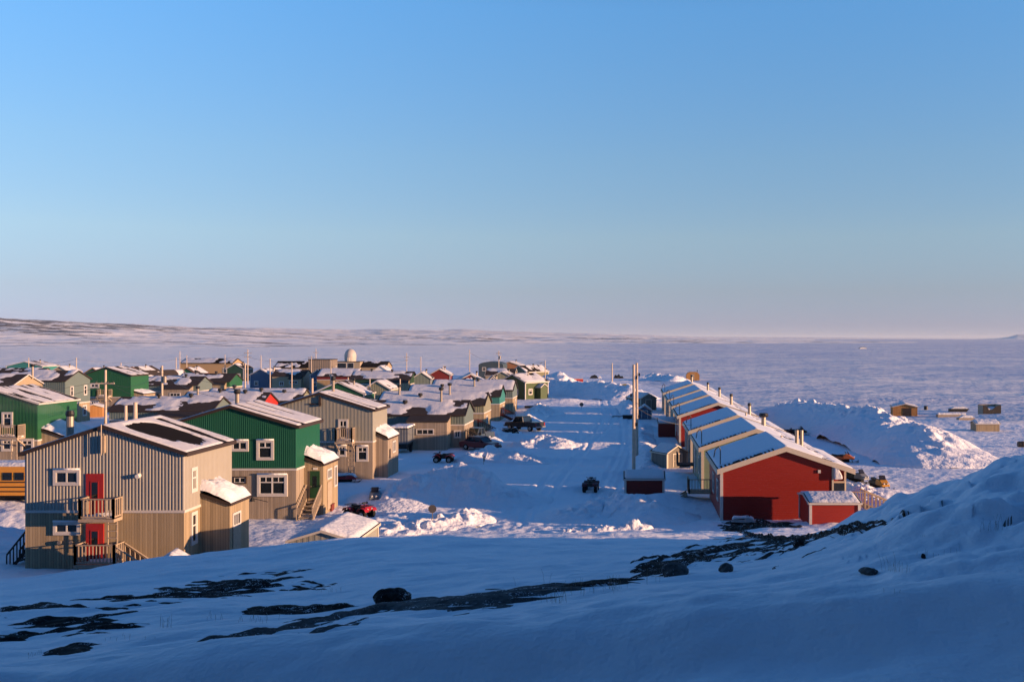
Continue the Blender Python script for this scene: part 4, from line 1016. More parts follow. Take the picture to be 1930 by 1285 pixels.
# ------------------------------------------------------------------ the row of single-storey houses east of the street
G_ROW = 'row houses east of the street'
ROWS = [  # distance, length, west edge, gable colour, label
    (65.5, 9.7, 5.9, RED, 'red clapboard row house with beige fascia, nearest of the row to the viewer'),
    (78.3, 10.6, 5.55, AQUA, 'pale green row house behind the front red one'),
    (92.5, 9.8, 5.55, RUST, 'brown row house between the pale green one and the wide gap'),
    (110.6, 11.4, 5.35, RED, 'red row house in the middle of the row, beyond the wide gap'),
    (126.0, 9.2, 5.35, OLIVE, 'olive row house behind the middle red one'),
    (139.0, 12.5, 5.3, RUST, 'brown row house next to last in the row'),
    (157.0, 12.0, 5.25, OLIVE, 'olive row house at the far end of the row')]
SIDE_M = [RED, AQUA, RUST, RED, AQUA, RUST, OLIVE]
for i, (y0, L, xw, m, lab) in enumerate(ROWS):
    W = 8.5; cx = xw + W / 2; eave = 3.35; rise = 1.42
    lab = lab.replace('nearest of the row to the viewer', 'with a small red shed at its front')
    r = thing('row_house', (cx, y0, 0), lab, 'house', 0, G_ROW)
    z0 = -0.05
    if i == 0:
        # gable with a recessed corner at the sunny side
        xr = W / 2 - 1.15; mb = MB()
        zz = lambda u: roof_z(u, W, eave, rise)
        def q(a, b, d): mb.quad((a, d, z0), (b, d, z0), (b, d, zz(b)), (a, d, zz(a)), uv=[(a, z0), (b, z0), (b, zz(b)), (a, zz(a))])
        q(-W / 2, 0, 0); q(0, xr, 0)
        mb.quad((xr, 0, z0), (xr, 1.6, z0), (xr, 1.6, zz(xr)), (xr, 0, zz(xr)), uv=[(0, z0), (1.6, z0), (1.6, zz(xr)), (0, zz(xr))])
        q(xr, W / 2, 1.6)
        mb.quad((W / 2, 1.6, z0), (W / 2, L, z0), (W / 2, L, eave), (W / 2, 1.6, eave), uv=[(1.6, z0), (L, z0), (L, eave), (1.6, eave)])
        mb.quad((-W / 2, 0, z0), (-W / 2, L, z0), (-W / 2, L, eave), (-W / 2, 0, eave), uv=[(0, z0), (L, z0), (L, eave), (0, eave)])
        q(-W / 2, 0, L); q(0, W / 2, L)
        mb.build('wall', m, r)
        wx = (X(1579, 67.1) - cx)
        o = MB().box(wx - .62, W / 2 - .02, 1.45, 1.58, 1.0, 2.42).build('window', TRIM_BEIGE, r)
        MB().box(wx - .5, wx + .42, 1.42, 1.448, 1.72, 2.3).build('pane', GLASS, o)
        s = MB()
        for a in (-.5, -.02): s.box(wx + a, wx + a + .44, 1.42, 1.448, 1.05, 1.6)
        s.build('lower_pane', GLASS, o)
        vz = MB(); vz.box(X(1544, 65.5) - cx - .09, X(1544, 65.5) - cx + .09, -.08, -.002, Z(891, 65.5), Z(885, 65.5)); vz.build('vent', TRIM, r)
        cn = MB()      # snow hood hanging at the corner
        pts = np.linspace(0, 1, 12)
        g = MB(); g.prism([(xr + .05, 2.75), (xr + .62, 2.78), (xr + .58, 3.0), (xr + .42, 3.35), (xr + .22, 3.72), (xr + .05, 3.8)], -.28, .5, 'y'); g.build('snow_cornice', CAPSNOW, r, False, .08)
        t_ = MB(); t_.box(xr - .06, xr + .06, -.05, .05, z0, zz(xr) - .03); t_.build('corner_trim', TRIM_BEIGE, r)
        t_ = MB(); t_.box(W / 2 - .08, W / 2 + .06, 1.5, 1.66, z0, eave); t_.build('corner_trim', TRIM_BEIGE, r)
        t_ = MB(); t_.box(-W / 2 - .06, -W / 2 + .13, -.06, -.002, z0, eave - .02); t_.box(-W / 2 - .06, -W / 2 - .002, -.002, .13, z0, eave - .02); t_.build('corner_trim', TRIM, r)
        MB().box(-W / 2 + .2, W / 2 - .2, .25, L - .2, -.9, z0).build('foundation', BLACK, r)
    else:
        add_walls(r, 'wall', SIDE_M[i], W, L, z0, (eave, rise))
        MB().box(-W / 2 + .2, W / 2 - .2, .25, L - .2, -.6, z0 - .01).build('foundation', BLACK, r)
        add_corner_trim(r, W, L, z0, eave, TRIM_BEIGE, .16)
    ro = add_roof(r, W, L, eave, rise, SHINGLE, .25, .25, .14, TRIM_BEIGE, .34)
    def cov(Y, X_, L=L, i=i):
        n = fbm(X_ / .45, Y / .28, 101 + i, 3) - .5; n2 = fbm(X_ / 2.5, Y / 1.8, 131 + i, 3) - .5
        front = np.clip((1.1 - Y) * 1.1, -.6, 1) * np.clip(-X_ / 2.0 + .1, 0, 1)     # shingles peep out along the rake
        east = np.where(X_ > .3, .9 - ((X_ / 4.4 - .62) / .17) ** 2, -.4)
        return 0.75 + .9 * n2 - 2.6 * np.maximum(front, 0) * (.75 + 2.5 * n + .5 * np.sin(X_ * 22))  - 1.1 * np.maximum(east, 0) * (1 + 2.5 * n + 1.2 * n2)
    add_roof_snow(ro, W, L, eave, rise, cov, .25, .25, .14, .13 if i < 3 else .25, .07, 7 + i, DRIFTROOF)
    # chimneys on the sunny slope, masts on the shaded eave
    ch = {0: ((2.1, 7.2, 1.25, dict(r=.14, double=True, cap=False)), (1.0, 8.5, .35, dict(r=.07, cap=False))), 1: ((1.8, 9.0, 1.0, dict(r=.2, capm=BLACK, capr=2.2)),), 2: ((2.3, 9.5, 1.1, dict(r=.17, capr=1.2)), (1.2, 3.0, .5, dict(r=.08, cap=False))),
          3: ((2.0, 5.0, 1.2, dict(r=.17, capr=1.2)),), 4: ((2.0, 5.0, 1.2, dict(r=.17, capr=1.2)),), 5: ((1.6, 6.0, 1.1, dict(r=.17, capr=1.2)),), 6: ((.4, 6.0, 1.1, dict(r=.17, capr=1.2)),)}[i]
    for c in ch: add_chimney(ro, c[0], c[1], roof_z(c[0], W, eave, rise), c[2], **c[3])
    mst = MB(); xm = -W / 2 + .05
    mst.tube([(xm, 1.1, eave - 1.2), (xm, 1.1, eave + 1.25), (xm - .12, 1.0, eave + 1.45), (xm - .35, .95, eave + 1.25), (xm - .45, .9, eave + .75)], .035)
    mst.build('service_mast', BLACK, r)
    for u in ((2.2, 5.6) if i == 0 else (2.5, 7.5)):
        add_window(r, 'flank', W, L, u, 1.15, .8 if i else 1.0, 1.2, 'rail', .12, trim=TRIM)
    if i in (1, 2, 3, 5): add_door(r, 'flank', W, L, L - 2.2, .35, .9, 2.0, TRIM, None)
    Tf = face_T('flank', W, L)
    if i == 1:
        po = MB().box(9.6, 11.4, .02, 1.5, .75, .87, Tf).build('porch_deck', TIMBER_DARK, r)
        add_railing(po, Tf, [(9.6, 1.45), (11.4, 1.45)], .87, .95, .3, TIMBER_DARK)
    if i == 0:
        po = MB().box(7.9, 9.6, .02, 1.7, .55, .67, Tf).build('porch_deck', TIMBER, r)
        add_railing(po, Tf, [(7.9, .1), (7.9, 1.65), (9.6, 1.65)], .67, .95, .22, TIMBER)
        add_steps(r, Tf, 8.2, 9.3, 1.75, 2.9, .6, -.1, TIMBER, False)
        Ts = face_T('side', W, L)
        po = MB().box(2.0, 4.0, .05, 1.5, .55, .67, Ts).build('porch_deck', TIMBER, r)
        add_steps(r, Ts, 2.4, 3.6, 1.5, 3.9, .66, -.35, TIMBER, True)
        add_railing(po, Ts, [(2.0, .1), (2.0, 1.45)], .67, .95, .16, TIMBER)

# ------------------------------------------------------------------ sheds
def shed(label, x, y, W, L, eave, rise, m, yaw=0.0, z=None, trim=None, snow=1.0, door=None, name='shed', seed=1, roofm=None, trimw=.1, win=None, snow_m=None, thick=.12, doorm=None):
    z = h1(x, y) - .05 if z is None else z
    r = thing(name, (x, y, z), label, 'shed', yaw)
    add_walls(r, 'wall', m, W, L, -.4, (eave, rise))
    ro = add_roof(r, W, L, eave, rise, roofm or SHINGLE, .1, .12, .08, trim or TRIM, .12)
    if snow is not None: add_roof_snow(ro, W, L, eave, rise, patchy(seed, snow, 1.2, 1.2), .1, .12, .08, .16, thick, seed, snow_m)
    if trim: add_corner_trim(r, W, L, -.4, eave, trim, trimw)
    if door: add_door(r, door[0], W, L, door[1], 0, door[2], door[3], doorm or m, None, .03, trim)
    if win: add_window(r, *([win[0]] + [W, L] + list(win[1:])))
    return r
# little red shed before the gable: ridge along x
xs0, xs1 = X(1527, 60.4), X(1620, 60.4)
s = shed('small red shed with white trim and snow roof, in front of the red gable', xs1, 60.4 + 1.9, 3.8, xs1 - xs0, 1.12, .27, RED, 90, .86, TRIM, 2.0, None, seed=71, snow_m=CAPSNOW, thick=.11)
shed('dark red shed with white eave, half buried beside the street', X(1251, 75), 75 + 1.1, 2.2, X(1251, 75) - X(1178, 75), 1.42, .4, DARKRED, 90, -.02, TRIM, 1.5, seed=72)
shed('low weathered shed with tan-trimmed gable, beside the pale green row house', X(1276, 93.2), 92.6, 2.3, 2.6, 1.25, .65, WOOD_GREY, 32, .1, TRIM_BEIGE, .8, ('front', 0, .9, 1.15), seed=73)
shed('small navy shed with white-edged roof, beyond the utility pole', X(1215, 148), 148, 2.1, 2.4, 1.1, .75, NAVY, 0, .15, TRIM, .9, ('front', 0, .8, 1.1), seed=74)
shed('grey boarded shed with shallow snowy roof, at the far end of the row', X(1222, 163), 163, 3.0, 4.4, 1.9, .75, WOOD_GREY, 32, .3, TRIM_BEIGE, .8, ('front', 0, 1.0, 1.7), seed=75)
shed('dark red shed with blue-shaded snow roof, against the middle red row house', X(1275, 121), 121 + 1.2, 2.6, X(1275, 121) - X(1241, 121), 1.75, .45, DARKRED, 90, .0, None, 1.5, seed=76)
shed('metal-clad garage with snow-covered roof, showing above the snow crest', X(606, 50.6), 50.6, 3.3, 4.7, 1.68, .5, GREY_FAR, 0, .0, TRIM_BEIGE, 2.5, None, 'garage', 77, snow_m=CAPSNOW, thick=.14)
shed('tiny snow-capped hutch behind the crest by the grey house', X(322, 49.2), 49.2, 1.0, 1.2, .75, .3, WOOD, 10, Z(1041, 49.2) - 1.25, None, 2.0, None, 'hutch', 78, snow_m=CAPSNOW)
shed('small orange boarded shed in front of the bright green house', X(176, 152) , 152, 2.4, 2.6, 1.5, .4, WOOD_ORANGE, 18, 0, None, 1.3, seed=79)
shed('plywood shed with dark doorway behind the ploughed snow ridge', X(1706, 154), 154, 3.7, 3.0, 1.45, .45, WOOD_ORANGE, -8, -.05, None, 1.0, ('front', .3, 1.3, 1.3), seed=80, doorm=BROWN)
shed('low planked hut with thick snow roof on the shore', X(1884, 129), 129 + 1.1, 2.2, X(1884, 129) - X(1840, 129), .95, .3, WOOD_WARM, 90, -.02, None, 2.0, seed=81, snow_m=CAPSNOW, thick=.16)
shed('white snow-plastered shed at the street end, before the navy house', X(1004, 214), 214, 3.0, 3.4, 1.7, .5, WHITEPAINT, 10, .3, None, 2.0, seed=82, snow_m=CAPSNOW)
hw = thing('cabin', (X(1870, 155), 155, -.05), 'roofless grey timber cabin with sagging snow between its walls', 'cabin')
MB().prism([(-1.4, 0), (1.4, 0), (1.4, 1.75), (.6, 1.5), (.1, 1.0), (-.5, .95), (-.8, 1.5), (-1.4, 1.65)], 0, .12, 'y').build('wall', TIMBER_DARK, hw)
MB().box(1.28, 1.4, .12, 2.4, 0, 1.75).build('wall', TIMBER, hw); MB().box(-1.4, -1.28, .12, 2.4, 0, 1.65).build('wall', TIMBER, hw); MB().box(-1.28, 1.28, 2.28, 2.4, 0, 1.7).build('wall', TIMBER, hw)
MB().prism([(-1.27, 0), (1.27, 0), (1.27, 1.3), (.5, 1.35), (-.2, 1.1), (-.9, 1.3), (-1.27, 1.4)], .13, 2.27, 'y').build('snow', CAPSNOW, hw)
oh = thing('hut', (X(1306, 285), 285, .1), 'orange round-topped hut catching the sun on the sea ice', 'hut')
pl = [(-1.9, 0), (1.9, 0), (1.9, 1.5), (1.5, 2.1), (.8, 2.35), (-.8, 2.35), (-1.5, 2.1), (-1.9, 1.5)]
MB().prism(pl, 0, 2.6, 'y').build('wall', siding('orange_panel', (.34, .17, .055), .4, .03), oh)
MB().box(-.5, .4, -.06, -.003, 0, 1.7).build('door', TIMBER, oh)
MB().box(1.2, 1.4, 1.2, 1.4, 2.2, 2.9).build('chimney', BLACK, oh)
sl = thing('sled', (X(1287, 284), 284, .1), 'grey wooden freight sled parked beside the orange hut', 'sled')
MB().box(-1.6, .8, 0, 1.0, .35, .5).build('deck', TIMBER_DARK, sl)
for y in (0.05, .9): MB().prism([(-1.7, .1), (1.0, .1), (1.3, .5), (1.15, .5), (.95, .2), (-1.7, .2)], y, y + .08, 'y').build('runner', TIMBER_DARK, sl)
MB().box(-1.5, -1.0, .1, .9, .5, 1.1).build('box', TIMBER_DARK, sl)
hp = thing('shack', (X(1627, 1150), 1150, h1(X(1627, 1150), 1150) - .5), 'tiny lone cabin far out on the snow flats', 'cabin')
add_walls(hp, 'wall', WHITEPAINT, 8, 6, -1, (1.8, 1.0)); ro = add_roof(hp, 8, 6, 1.8, 1.0, SHINGLE); add_roof_snow(ro, 8, 6, 1.8, 1.0, patchy(5, 1.6), step=.6)
# shipping containers
def container(label, px, Y, w_, l_, hh, m, yaw=0):
    r = thing('shipping_container', (X(px, Y), Y, h1(X(px, Y), Y) - .05), label, 'container', yaw)
    mb = MB()
    add_walls(r, 'wall', m, w_, l_, 0, hh, .3 if Y < 230 else 0, .05)
    MB().box(-w_ / 2 - .03, w_ / 2 + .03, -.03, l_ + .03, hh, hh + .08).build('roof', m, r)
    MB().box(-w_ / 2 + .06, w_ / 2 - .06, .06, l_ - .06, hh + .08, hh + .22).build('snow', CAPSNOW, r, False, .06)
    d_ = MB().box(-w_ / 2 + .15, w_ / 2 - .15, -.06, -.035, .15, hh - .15).build('door', m, r)
    MB().cyl((0.1, -.09, .2), (.1, -.09, hh - .2), .03).build('lock_bar', PIPE, d_)
    return r
RUSTRED = siding('rusty_red_steel', (.16, .035, .022), .3, 0)
container('rust-red shipping container with snowy top, before the slate house', 782, 210, 3.3, 2.6, 1.8, RUSTRED)
container('second rust-red container with snowy top, behind and above the first', 790, 224, 3.4, 2.6, 2.1, RUSTRED)
container('bright red container on the snow beyond the street end', 1086, 258, 3.6, 2.4, 1.5, BRIGHTRED, 4)
# cargo box trailer between the houses
tr = thing('box_trailer', (X(752, 104), 104, 0), 'grey box trailer with white snow roof between two houses', 'trailer')
add_walls(tr, 'box', siding('grey_trailer_metal', (.12, .13, .14), .3, .02), 1.8, 3.4, 1.0, 2.55)
MB().box(-.98, .98, -.08, 3.48, 2.56, 2.62).build('roof', BLACK, tr)
MB().box(-.96, .96, -.06, 3.46, 2.62, 2.85).build('snow', CAPSNOW, tr, False, .09)
MB().box(-.75, .75, .2, 3.2, .45, .99).build('chassis', BLACK, tr)
for x in (-.85, .85): MB().cyl((x - .11, 1.7, .36), (x + .11, 1.7, .36), .36, n=16).build('wheel', BLACK, tr)
# small red crate by the green house
cr = thing('crate', (X(619, 69.6), 69.6, h1(X(619, 69.6), 69.6)), 'small brick-red wooden box beside the green house porch', 'crate')
MB().box(-.33, .33, -.3, .3, -.1, .45).build('box', RUSTRED, cr); MB().box(-.36, .36, -.33, .33, .45, .5).build('lid', RUSTRED, cr)
# ------------------------------------------------------------------ utility poles and wires
POLES = {}
def pole(px, py_top, Y, label, r=.13, arm=0, drum=False, z=None, dx=0.0, name='utility_pole', key=None, arms=(), lean=0.0):
    x = X(px, Y) + dx; zb = h1(x, Y) - .3; zt = Z(py_top, Y)
    t = thing(name, (x, Y, zb), label, 'utility pole', group='wooden utility poles')
    H_ = zt - zb
    m = MB(); m.cyl((0, 0, 0), (lean, 0, H_), r * 1.15, r * .8, 12); m.build('shaft', POLE, t)
    for a in arms:                       # cross-arms: distance under the top, half length
        b = MB(); b.box(-a[1], a[1], -.16, -.06, H_ - a[0] - .06, H_ - a[0] + .06); c = b.build('crossarm', POLE, t)
        for q in (-.9, -.35, .35, .9):
            MB().cyl((q * a[1], -.11, H_ - a[0] + .06), (q * a[1], -.11, H_ - a[0] + .22), .045, .03, 7).build('insulator', BLACK, c)
    if drum:
        MB().cyl((.36, -.05, H_ - 2.2), (.36, -.05, H_ - 1.35), .22, n=12).build('transformer', PIPE, t)
    if arm: m = MB(); m.tube([(0, 0, H_ - .9), (arm * .6, 0, H_ - .55), (arm, 0, H_ - .6)], .04); m.box(arm - .3, arm + .15, -.08, .08, H_ - .7, H_ - .6); m.build('lamp_arm', PIPE, t)
    if key: POLES[key] = (x, Y, zt)
    return t
pole(1194.5, 687, 89.3, 'tall bare utility pole beside the half-buried dark red shed', .15, key='a')
pole(1200.3, 684, 100, 'second tall pole close behind the one by the dark red shed', .15, key='b')
for nm_ in ('a', 'b'):
    x_, y_, z_ = POLES[nm_]; po_ = [o for o in bpy.data.objects if o.parent is None and o.name.startswith('utility_pole') and abs(o.location.x - x_) < .01 and abs(o.location.y - y_) < .01][0]
    for q_, hh_ in ((.17, 1.0), (-.17, 2.6), (.17, 5.2)): MB().box(min(q_, q_ * 1.9), max(q_, q_ * 1.9), -.12, .05, z_ - po_.location.z - hh_ - .3, z_ - po_.location.z - hh_).build('bracket', BLACK, po_)
pole(1153.8, 684, 205, 'lone slim utility pole standing mid-street far beyond the ploughed snow', .14, key='c')
pole(199, 697, 100, 'pole with cross-arm rising behind the grey house with red doors', .13, arms=((1.35, .95),), key='d')
pole(305.5, 689, 128, 'pole rising behind the long dark-walled house', .15, drum=True, key='e')
pole(237, 764, 108, 'short cut-off pole, thinner of two stubs above the grey roof', .19)
pole(255, 758, 110, 'short cut-off pole, thicker of two stubs above the grey roof', .25)
pole(467, 659, 262, 'pole with two cross-arms above the dark green gabled house', .14, arms=((.9, 1.0), (1.9, 1.0)), key='f')
pole(462, 685, 150, 'pole before the blue house with red door', .13, key='g')
pole(588.5, 713, 96, 'stub of a pole above the ridge of the second grey house', .13)
pole(1027.5, 679, 225, 'pole with lamp arm before the long yellowish lit wall', .12, arm=-1.0, key='h')
pole(940, 661, 262, 'pole with cross-arm and drum over the white-eaved dark roof', .13, arms=((.7, .7),), drum=True, key='i')
pole(885, 659, 232, 'dark slim pole by the low dark-red house', .11, key='j')
for px, pt, Y, lab, ar in ((54, 674, 250, 'thin pole above the teal gable at the picture edge', ()), (144, 674, 235, 'pole above the small beige house', ()), (228, 684, 205, 'capped pole beside the bright green house', ()),
        (332, 674, 260, 'slim pole at the shaded end of the ochre hall', ()), (339, 662, 290, 'taller pole just behind the shaded end of the ochre hall', ()), (352, 669, 285, 'pole in front of the ochre hall roof', ()), (424, 668, 285, 'pole at the lit end of the ochre hall', ()),
        (492, 670, 250, 'pole above the blue house with red door', ()), (509, 676, 208, 'pole at the corner of the blue house with red door', ()), (550, 683, 190, 'pole before the low beige boarded house', ()),
        (587, 671, 262, 'pole with arm at the corner of the beige block', ((.4, .8),)), (595.5, 657, 300, 'tall pole rising above the beige block roof', ((1.2, .7),)), (623.5, 678, 212, 'pole in front of the sunlit end of the beige block', ()),
        (754, 714, 152, 'pole before the beige lean-to wall near the red containers', ()), (766.5, 665, 290, 'pole with cross-arms past the beige arched house', ((1.3, .7), (2.2, .5))), (793, 672, 255, 'dark pole above the slate house with white porch', ()),
        (836, 689, 245, 'short pole behind the dark red house', ()), (656, 711, 165, 'thick short pole before the snowy roof under the radome', ()), (697, 714, 164, 'slim short pole above the small sage house', ())):
    pole(px, pt, Y, lab, .115, arms=ar, key=px)
def wire(label, pts, sag, r=.018):
    o_ = MB()
    for (a, b) in zip(pts, pts[1:]):
        n = 14; P = []
        for k in range(n + 1):
            t = k / n; P.append((a[0] + (b[0] - a[0]) * t, a[1] + (b[1] - a[1]) * t, a[2] + (b[2] - a[2]) * t - sag * 4 * t * (1 - t)))
        o_.tube(P, r, 4)
    o = o_.build('power_line', BLACK); tag(o, label, 'power line')
pd_, pe = POLES['d'], POLES['e']
wire('power line from the cross-arm pole to the left-hand picture edge, upper strand'.replace('left-hand picture edge', 'picture edge'), [(pd_[0] - .8, pd_[1], pd_[2] - 1.2), (-70, 88, pd_[2] - 2.2)], .8)
wire('power line from the cross-arm pole across the chimney to the picture edge', [(pd_[0] + .8, pd_[1], pd_[2] - 1.2), (-66, 84, 3.6)], .7)
wire('service wire drooping from the pole to the grey house mast', [(pd_[0], pd_[1], pd_[2] - 3.2), (-27.54, 51.7, 7.5)], .9)
wire('power line between the cross-arm pole and the drum pole', [(pd_[0], pd_[1], pd_[2] - 1.2), (pe[0], pe[1], pe[2] - .5)], 1.2)
wire('long power line over the far roofs by the ochre hall', [(POLES[54][0], POLES[54][1], POLES[54][2] - .3), (POLES[144][0], POLES[144][1], POLES[144][2] - .3), (POLES[332][0], POLES[332][1], POLES[332][2] - .4), (POLES['f'][0], POLES['f'][1], POLES['f'][2] - 1)], 1.0, .022)
wire('power line linking the poles round the beige block', [(POLES['f'][0], POLES['f'][1], POLES['f'][2] - 1.9), (POLES[587][0], POLES[587][1], POLES[587][2] - .4), (POLES[766.5][0], POLES[766.5][1], POLES[766.5][2] - 2.2)], 1.2, .022)
wire('power line over the street-end cluster', [(POLES['j'][0], POLES['j'][1], POLES['j'][2] - .6), (POLES['i'][0], POLES['i'][1], POLES['i'][2] - 2.2), (POLES['h'][0], POLES['h'][1], POLES['h'][2] - .3)], .9, .02)
pa = POLES['a']
wire('service wire from the drum pole down to the green house roof', [(pe[0], pe[1], pe[2] - 1.0), (-26.5, 70, 7.6)], .8)
wire('service wire from the drum pole to the second grey house', [(pe[0], pe[1], pe[2] - .6), (-26.6, 85.2, 7.3)], .6)
wire('pair wire from the cross-arm pole to the long dark-walled house', [(pd_[0] + .4, pd_[1], pd_[2] - 1.3), (-55, 116, 4.9)], .5)
wire('service wire running down to the brown row house', [(pa[0], pa[1], 6.0), (5.7, 93.5, 3.9)], .5)
wire('service wire running down to the middle red row house', [(pa[0], pa[1], 6.4), (5.6, 111, 4.2)], .7)

# ------------------------------------------------------------------ road signs seen from the back
def sign(px, py_c, Y, rad, label, edge=0.0):
    x = X(px, Y); zc = Z(py_c, Y); zb = h1(x, Y) - .2
    t = thing('road_sign', (x, Y, zb), label, 'road sign', edge)
    MB().box(-.025, .025, 0, .04, 0, zc - zb + rad * .9).build('post', PIPE, t)
    pts = [(rad * math.cos(R(22.5 + 45 * k)), zc - zb + rad * math.sin(R(22.5 + 45 * k))) for k in range(8)]
    MB().prism(pts, -.03, -.005, 'y').build('sign_plate', plain('sign_back', (.10, .09, .085), .5, .3), t)
sign(815, 958.5, 63.5, .27, 'back of an octagonal stop sign on a post in the churned snow')
sign(912, 864, 95, .3, 'thin road sign seen edge-on beside the quad bike track', 84)
sign(1096, 762, 170, .36, 'back of a stop sign far along the street')

# ------------------------------------------------------------------ vehicles
def rider(t):
    """a driver on a quad, one continuous body: the skin grows from a skeleton of joints"""
def paint(n, c): return plain(n, c, .3, .0, .08, spec=.5)
QRED, QBLACK, QDARK = paint('quad_red', (.30, .012, .014)), plain('quad_black', (.012, .012, .013), .5), paint('quad_maroon', (.07, .01, .012))
RUBBER = plain('tyre_rubber', (.012, .012, .012), .85, spec=.2); RIM = plain('wheel_rim', (.35, .33, .31), .4, .4)
LAMP = plain('lamp_glass', (.5, .48, .45), .15); TAIL = plain('tail_lamp', (.30, .01, .01), .3); CHROME = plain('bare_metal', (.3, .3, .3), .3, .8)
def wheel(t, x, y, z, r, w_, rim=RIM):
    ty = MB(); ty.cyl((x - w_ / 2, y, z), (x + w_ / 2, y, z), r, r, 18); o = ty.build('tyre', RUBBER, t, False, r * .15)
    s = 1 if x > 0 else -1
    MB().cyl((x + s * w_ / 2, y, z), (x + s * (w_ / 2 + .02), y, z), r * .55, r * .5, 14).build('rim', rim, o)
def quad(label, x, y, yaw, body, z=None, sc=1.0):
    t = thing('quad_bike', (x, y, (h1(x, y) if z is None else z) - .02), label, 'quad bike', yaw, 'quad bikes parked about the village')
    t.scale = (sc,) * 3
    for sx in (-1, 1):
        for sy in (-.62, .62): wheel(t, sx * .45, sy, .31, .31, .25)
    b = MB()
    b.prism([(-.85, .45), (-.8, .62), (-.45, .86), (-.15, .80), (.2, .74), (.85, .74), (.9, .55), (.5, .40), (-.5, .38)], -.2, .2, 'x')
    b.build('body', QBLACK, t, False, .04)
    f = MB()
    for sx in (-1, 1):
        for c in (-.62, .62):
            a0, a1 = sorted((sx * .22, sx * .6))
            f.prism([(c - .40, .52), (c - .28, .70), (c, .78), (c + .28, .70), (c + .40, .52), (c + .36, .50), (c + .25, .65), (c, .73), (c - .25, .65), (c - .36, .50)], a0, a1, 'x')
    f.prism([(-.88, .62), (-.75, .80), (-.35, .92), (-.3, .80), (-.6, .72), (-.86, .55)], -.32, .32, 'x')
    f.build('fender', body, t, False, .03)
    MB().prism([(-.12, .80), (-.05, .90), (.3, .88), (.55, .92), (.6, .80), (.1, .76)], -.16, .16, 'x').build('seat', QBLACK, t, False, .04)
    hb = MB(); hb.tube([(-.40, -.28, 1.06), (-.22, -.36, 1.02), (.22, -.36, 1.02), (.40, -.28, 1.06)], .022); hb.cyl((0, -.5, .8), (0, -.34, 1.03), .03)
    hb.box(-.14, .14, -.42, -.32, .98, 1.08); hb.build('handlebar', QBLACK, t)
    for c in (-.72, .74):
        k = MB()
        for u in (-.35, -.12, .12, .35): k.tube([(u, c - .25, .88), (u, c + .25, .88)], .015, 5)
        for v in (-.25, .25): k.tube([(-.36, c + v, .88), (.36, c + v, .88)], .015, 5)
        for u in (-.3, .3): k.tube([(u, c, .76), (u, c, .88)], .015, 5)
        k.build('rack', QBLACK, t)
    for sx in (-1, 1):
        MB().cyl((sx * .22, -.84, .66), (sx * .22, -.90, .66), .07, .06, 10).build('headlight', LAMP, t)
        MB().box(sx * .3 - .06, sx * .3 + .06, .88, .92, .62, .70).build('tail_light', TAIL, t)
    return t
quad('red quad bike with snowy wheels parked in front of the green house', X(675, 66.6), 66.9, 65, QRED, sc=1.0)
quad('black and red quad bike seen side-on before the boarded house', X(836, 97), 97, -92, paint('quad_bright_red', (.48, .02, .02)))
quad('dark maroon quad bike driving away along the shaded street', X(1113.5, 78.5), 78.5, 176, QDARK)
quad('black quad bike parked by the street behind the red car', X(962, 121), 121, 110, QBLACK)
quad('dark quad bike loaded with gear beyond the ploughed street bank', X(1486, 122), 122, 70, QBLACK)

def snowmobile(label, x, y, yaw, body, hood=None, z=None, snow=False, sc=1.0):
    t = thing('snowmobile', (x, y, (h1(x, y) if z is None else z) - .02), label, 'snowmobile', yaw, 'snowmobiles parked about the village')
    t.scale = (sc,) * 3
    b = MB(); b.prism([(-1.05, .30), (-1.0, .48), (-.55, .78), (-.2, .86), (.05, .70), (.1, .35)], -.36, .36, 'x'); b.build('hood', hood or body, t, False, .07)
    b = MB(); b.prism([(-.1, .28), (-.1, .62), (1.35, .55), (1.45, .34)], -.22, .22, 'x'); b.build('tunnel', body, t, False, .03)
    b = MB(); b.prism([(-.6, .12), (-.4, .02), (1.2, .02), (1.42, .16), (1.35, .34), (-.5, .34)], -.19, .19, 'x'); b.build('track', RUBBER, t, False, .05)
    b = MB(); b.prism([(-.05, .62), (.0, .78), (.6, .74), (1.1, .80), (1.25, .72), (1.2, .58)], -.17, .17, 'x'); b.build('seat', QBLACK, t, False, .05)
    b = MB(); b.prism([(-.60, .78), (-.34, 1.12), (-.30, 1.12), (-.42, .80)], -.26, .26, 'x'); b.build('windshield', plain('tinted_screen', (.02, .02, .025), .1) , t, False, .02)
    b = MB(); b.tube([(-.38, -.12, .98), (-.2, -.2, 1.0), (.2, -.2, 1.0), (.38, -.12, .98)], .022); b.cyl((0, -.25, .8), (0, -.2, 1.0), .03); b.build('handlebar', QBLACK, t)
    for sx in (-1, 1):
        s = MB(); s.prism([(-1.45, .22), (-1.38, .06), (-1.1, 0), (-.3, 0), (-.25, .04), (-1.1, .05), (-1.34, .12), (-1.42, .24)], sx * .45 - .07, sx * .45 + .07, 'x'); s.build('ski', QBLACK, t)
        s = MB(); s.tube([(sx * .45, -.85, .05), (sx * .3, -.75, .42)], .03); s.build('ski_leg', QBLACK, t)
        MB().cyl((sx * .15, -.98, .55), (sx * .15, -1.06, .53), .075, .06, 9).build('headlight', LAMP, t)
    if snow: g = MB(); g.prism([(-1.0, .45), (-.8, .85), (-.3, 1.0), (.4, .92), (1.2, .95), (1.4, .6), (.2, .72), (-.6, .7)], -.38, .38, 'x'); g.build('snow', CAPSNOW, t, False, .12)
    return t
SWHITE = paint('pale_shell', (.42, .42, .44)); SYEL = paint('yellow_shell', (.42, .20, .02)); SORANGE = paint('orange_shell', (.40, .10, .02))
snowmobile('grey snowmobile facing the viewer between the houses', X(708, 72.6), 72.6, 8, QBLACK, plain('grey_shell', (.14, .16, .18), .35))
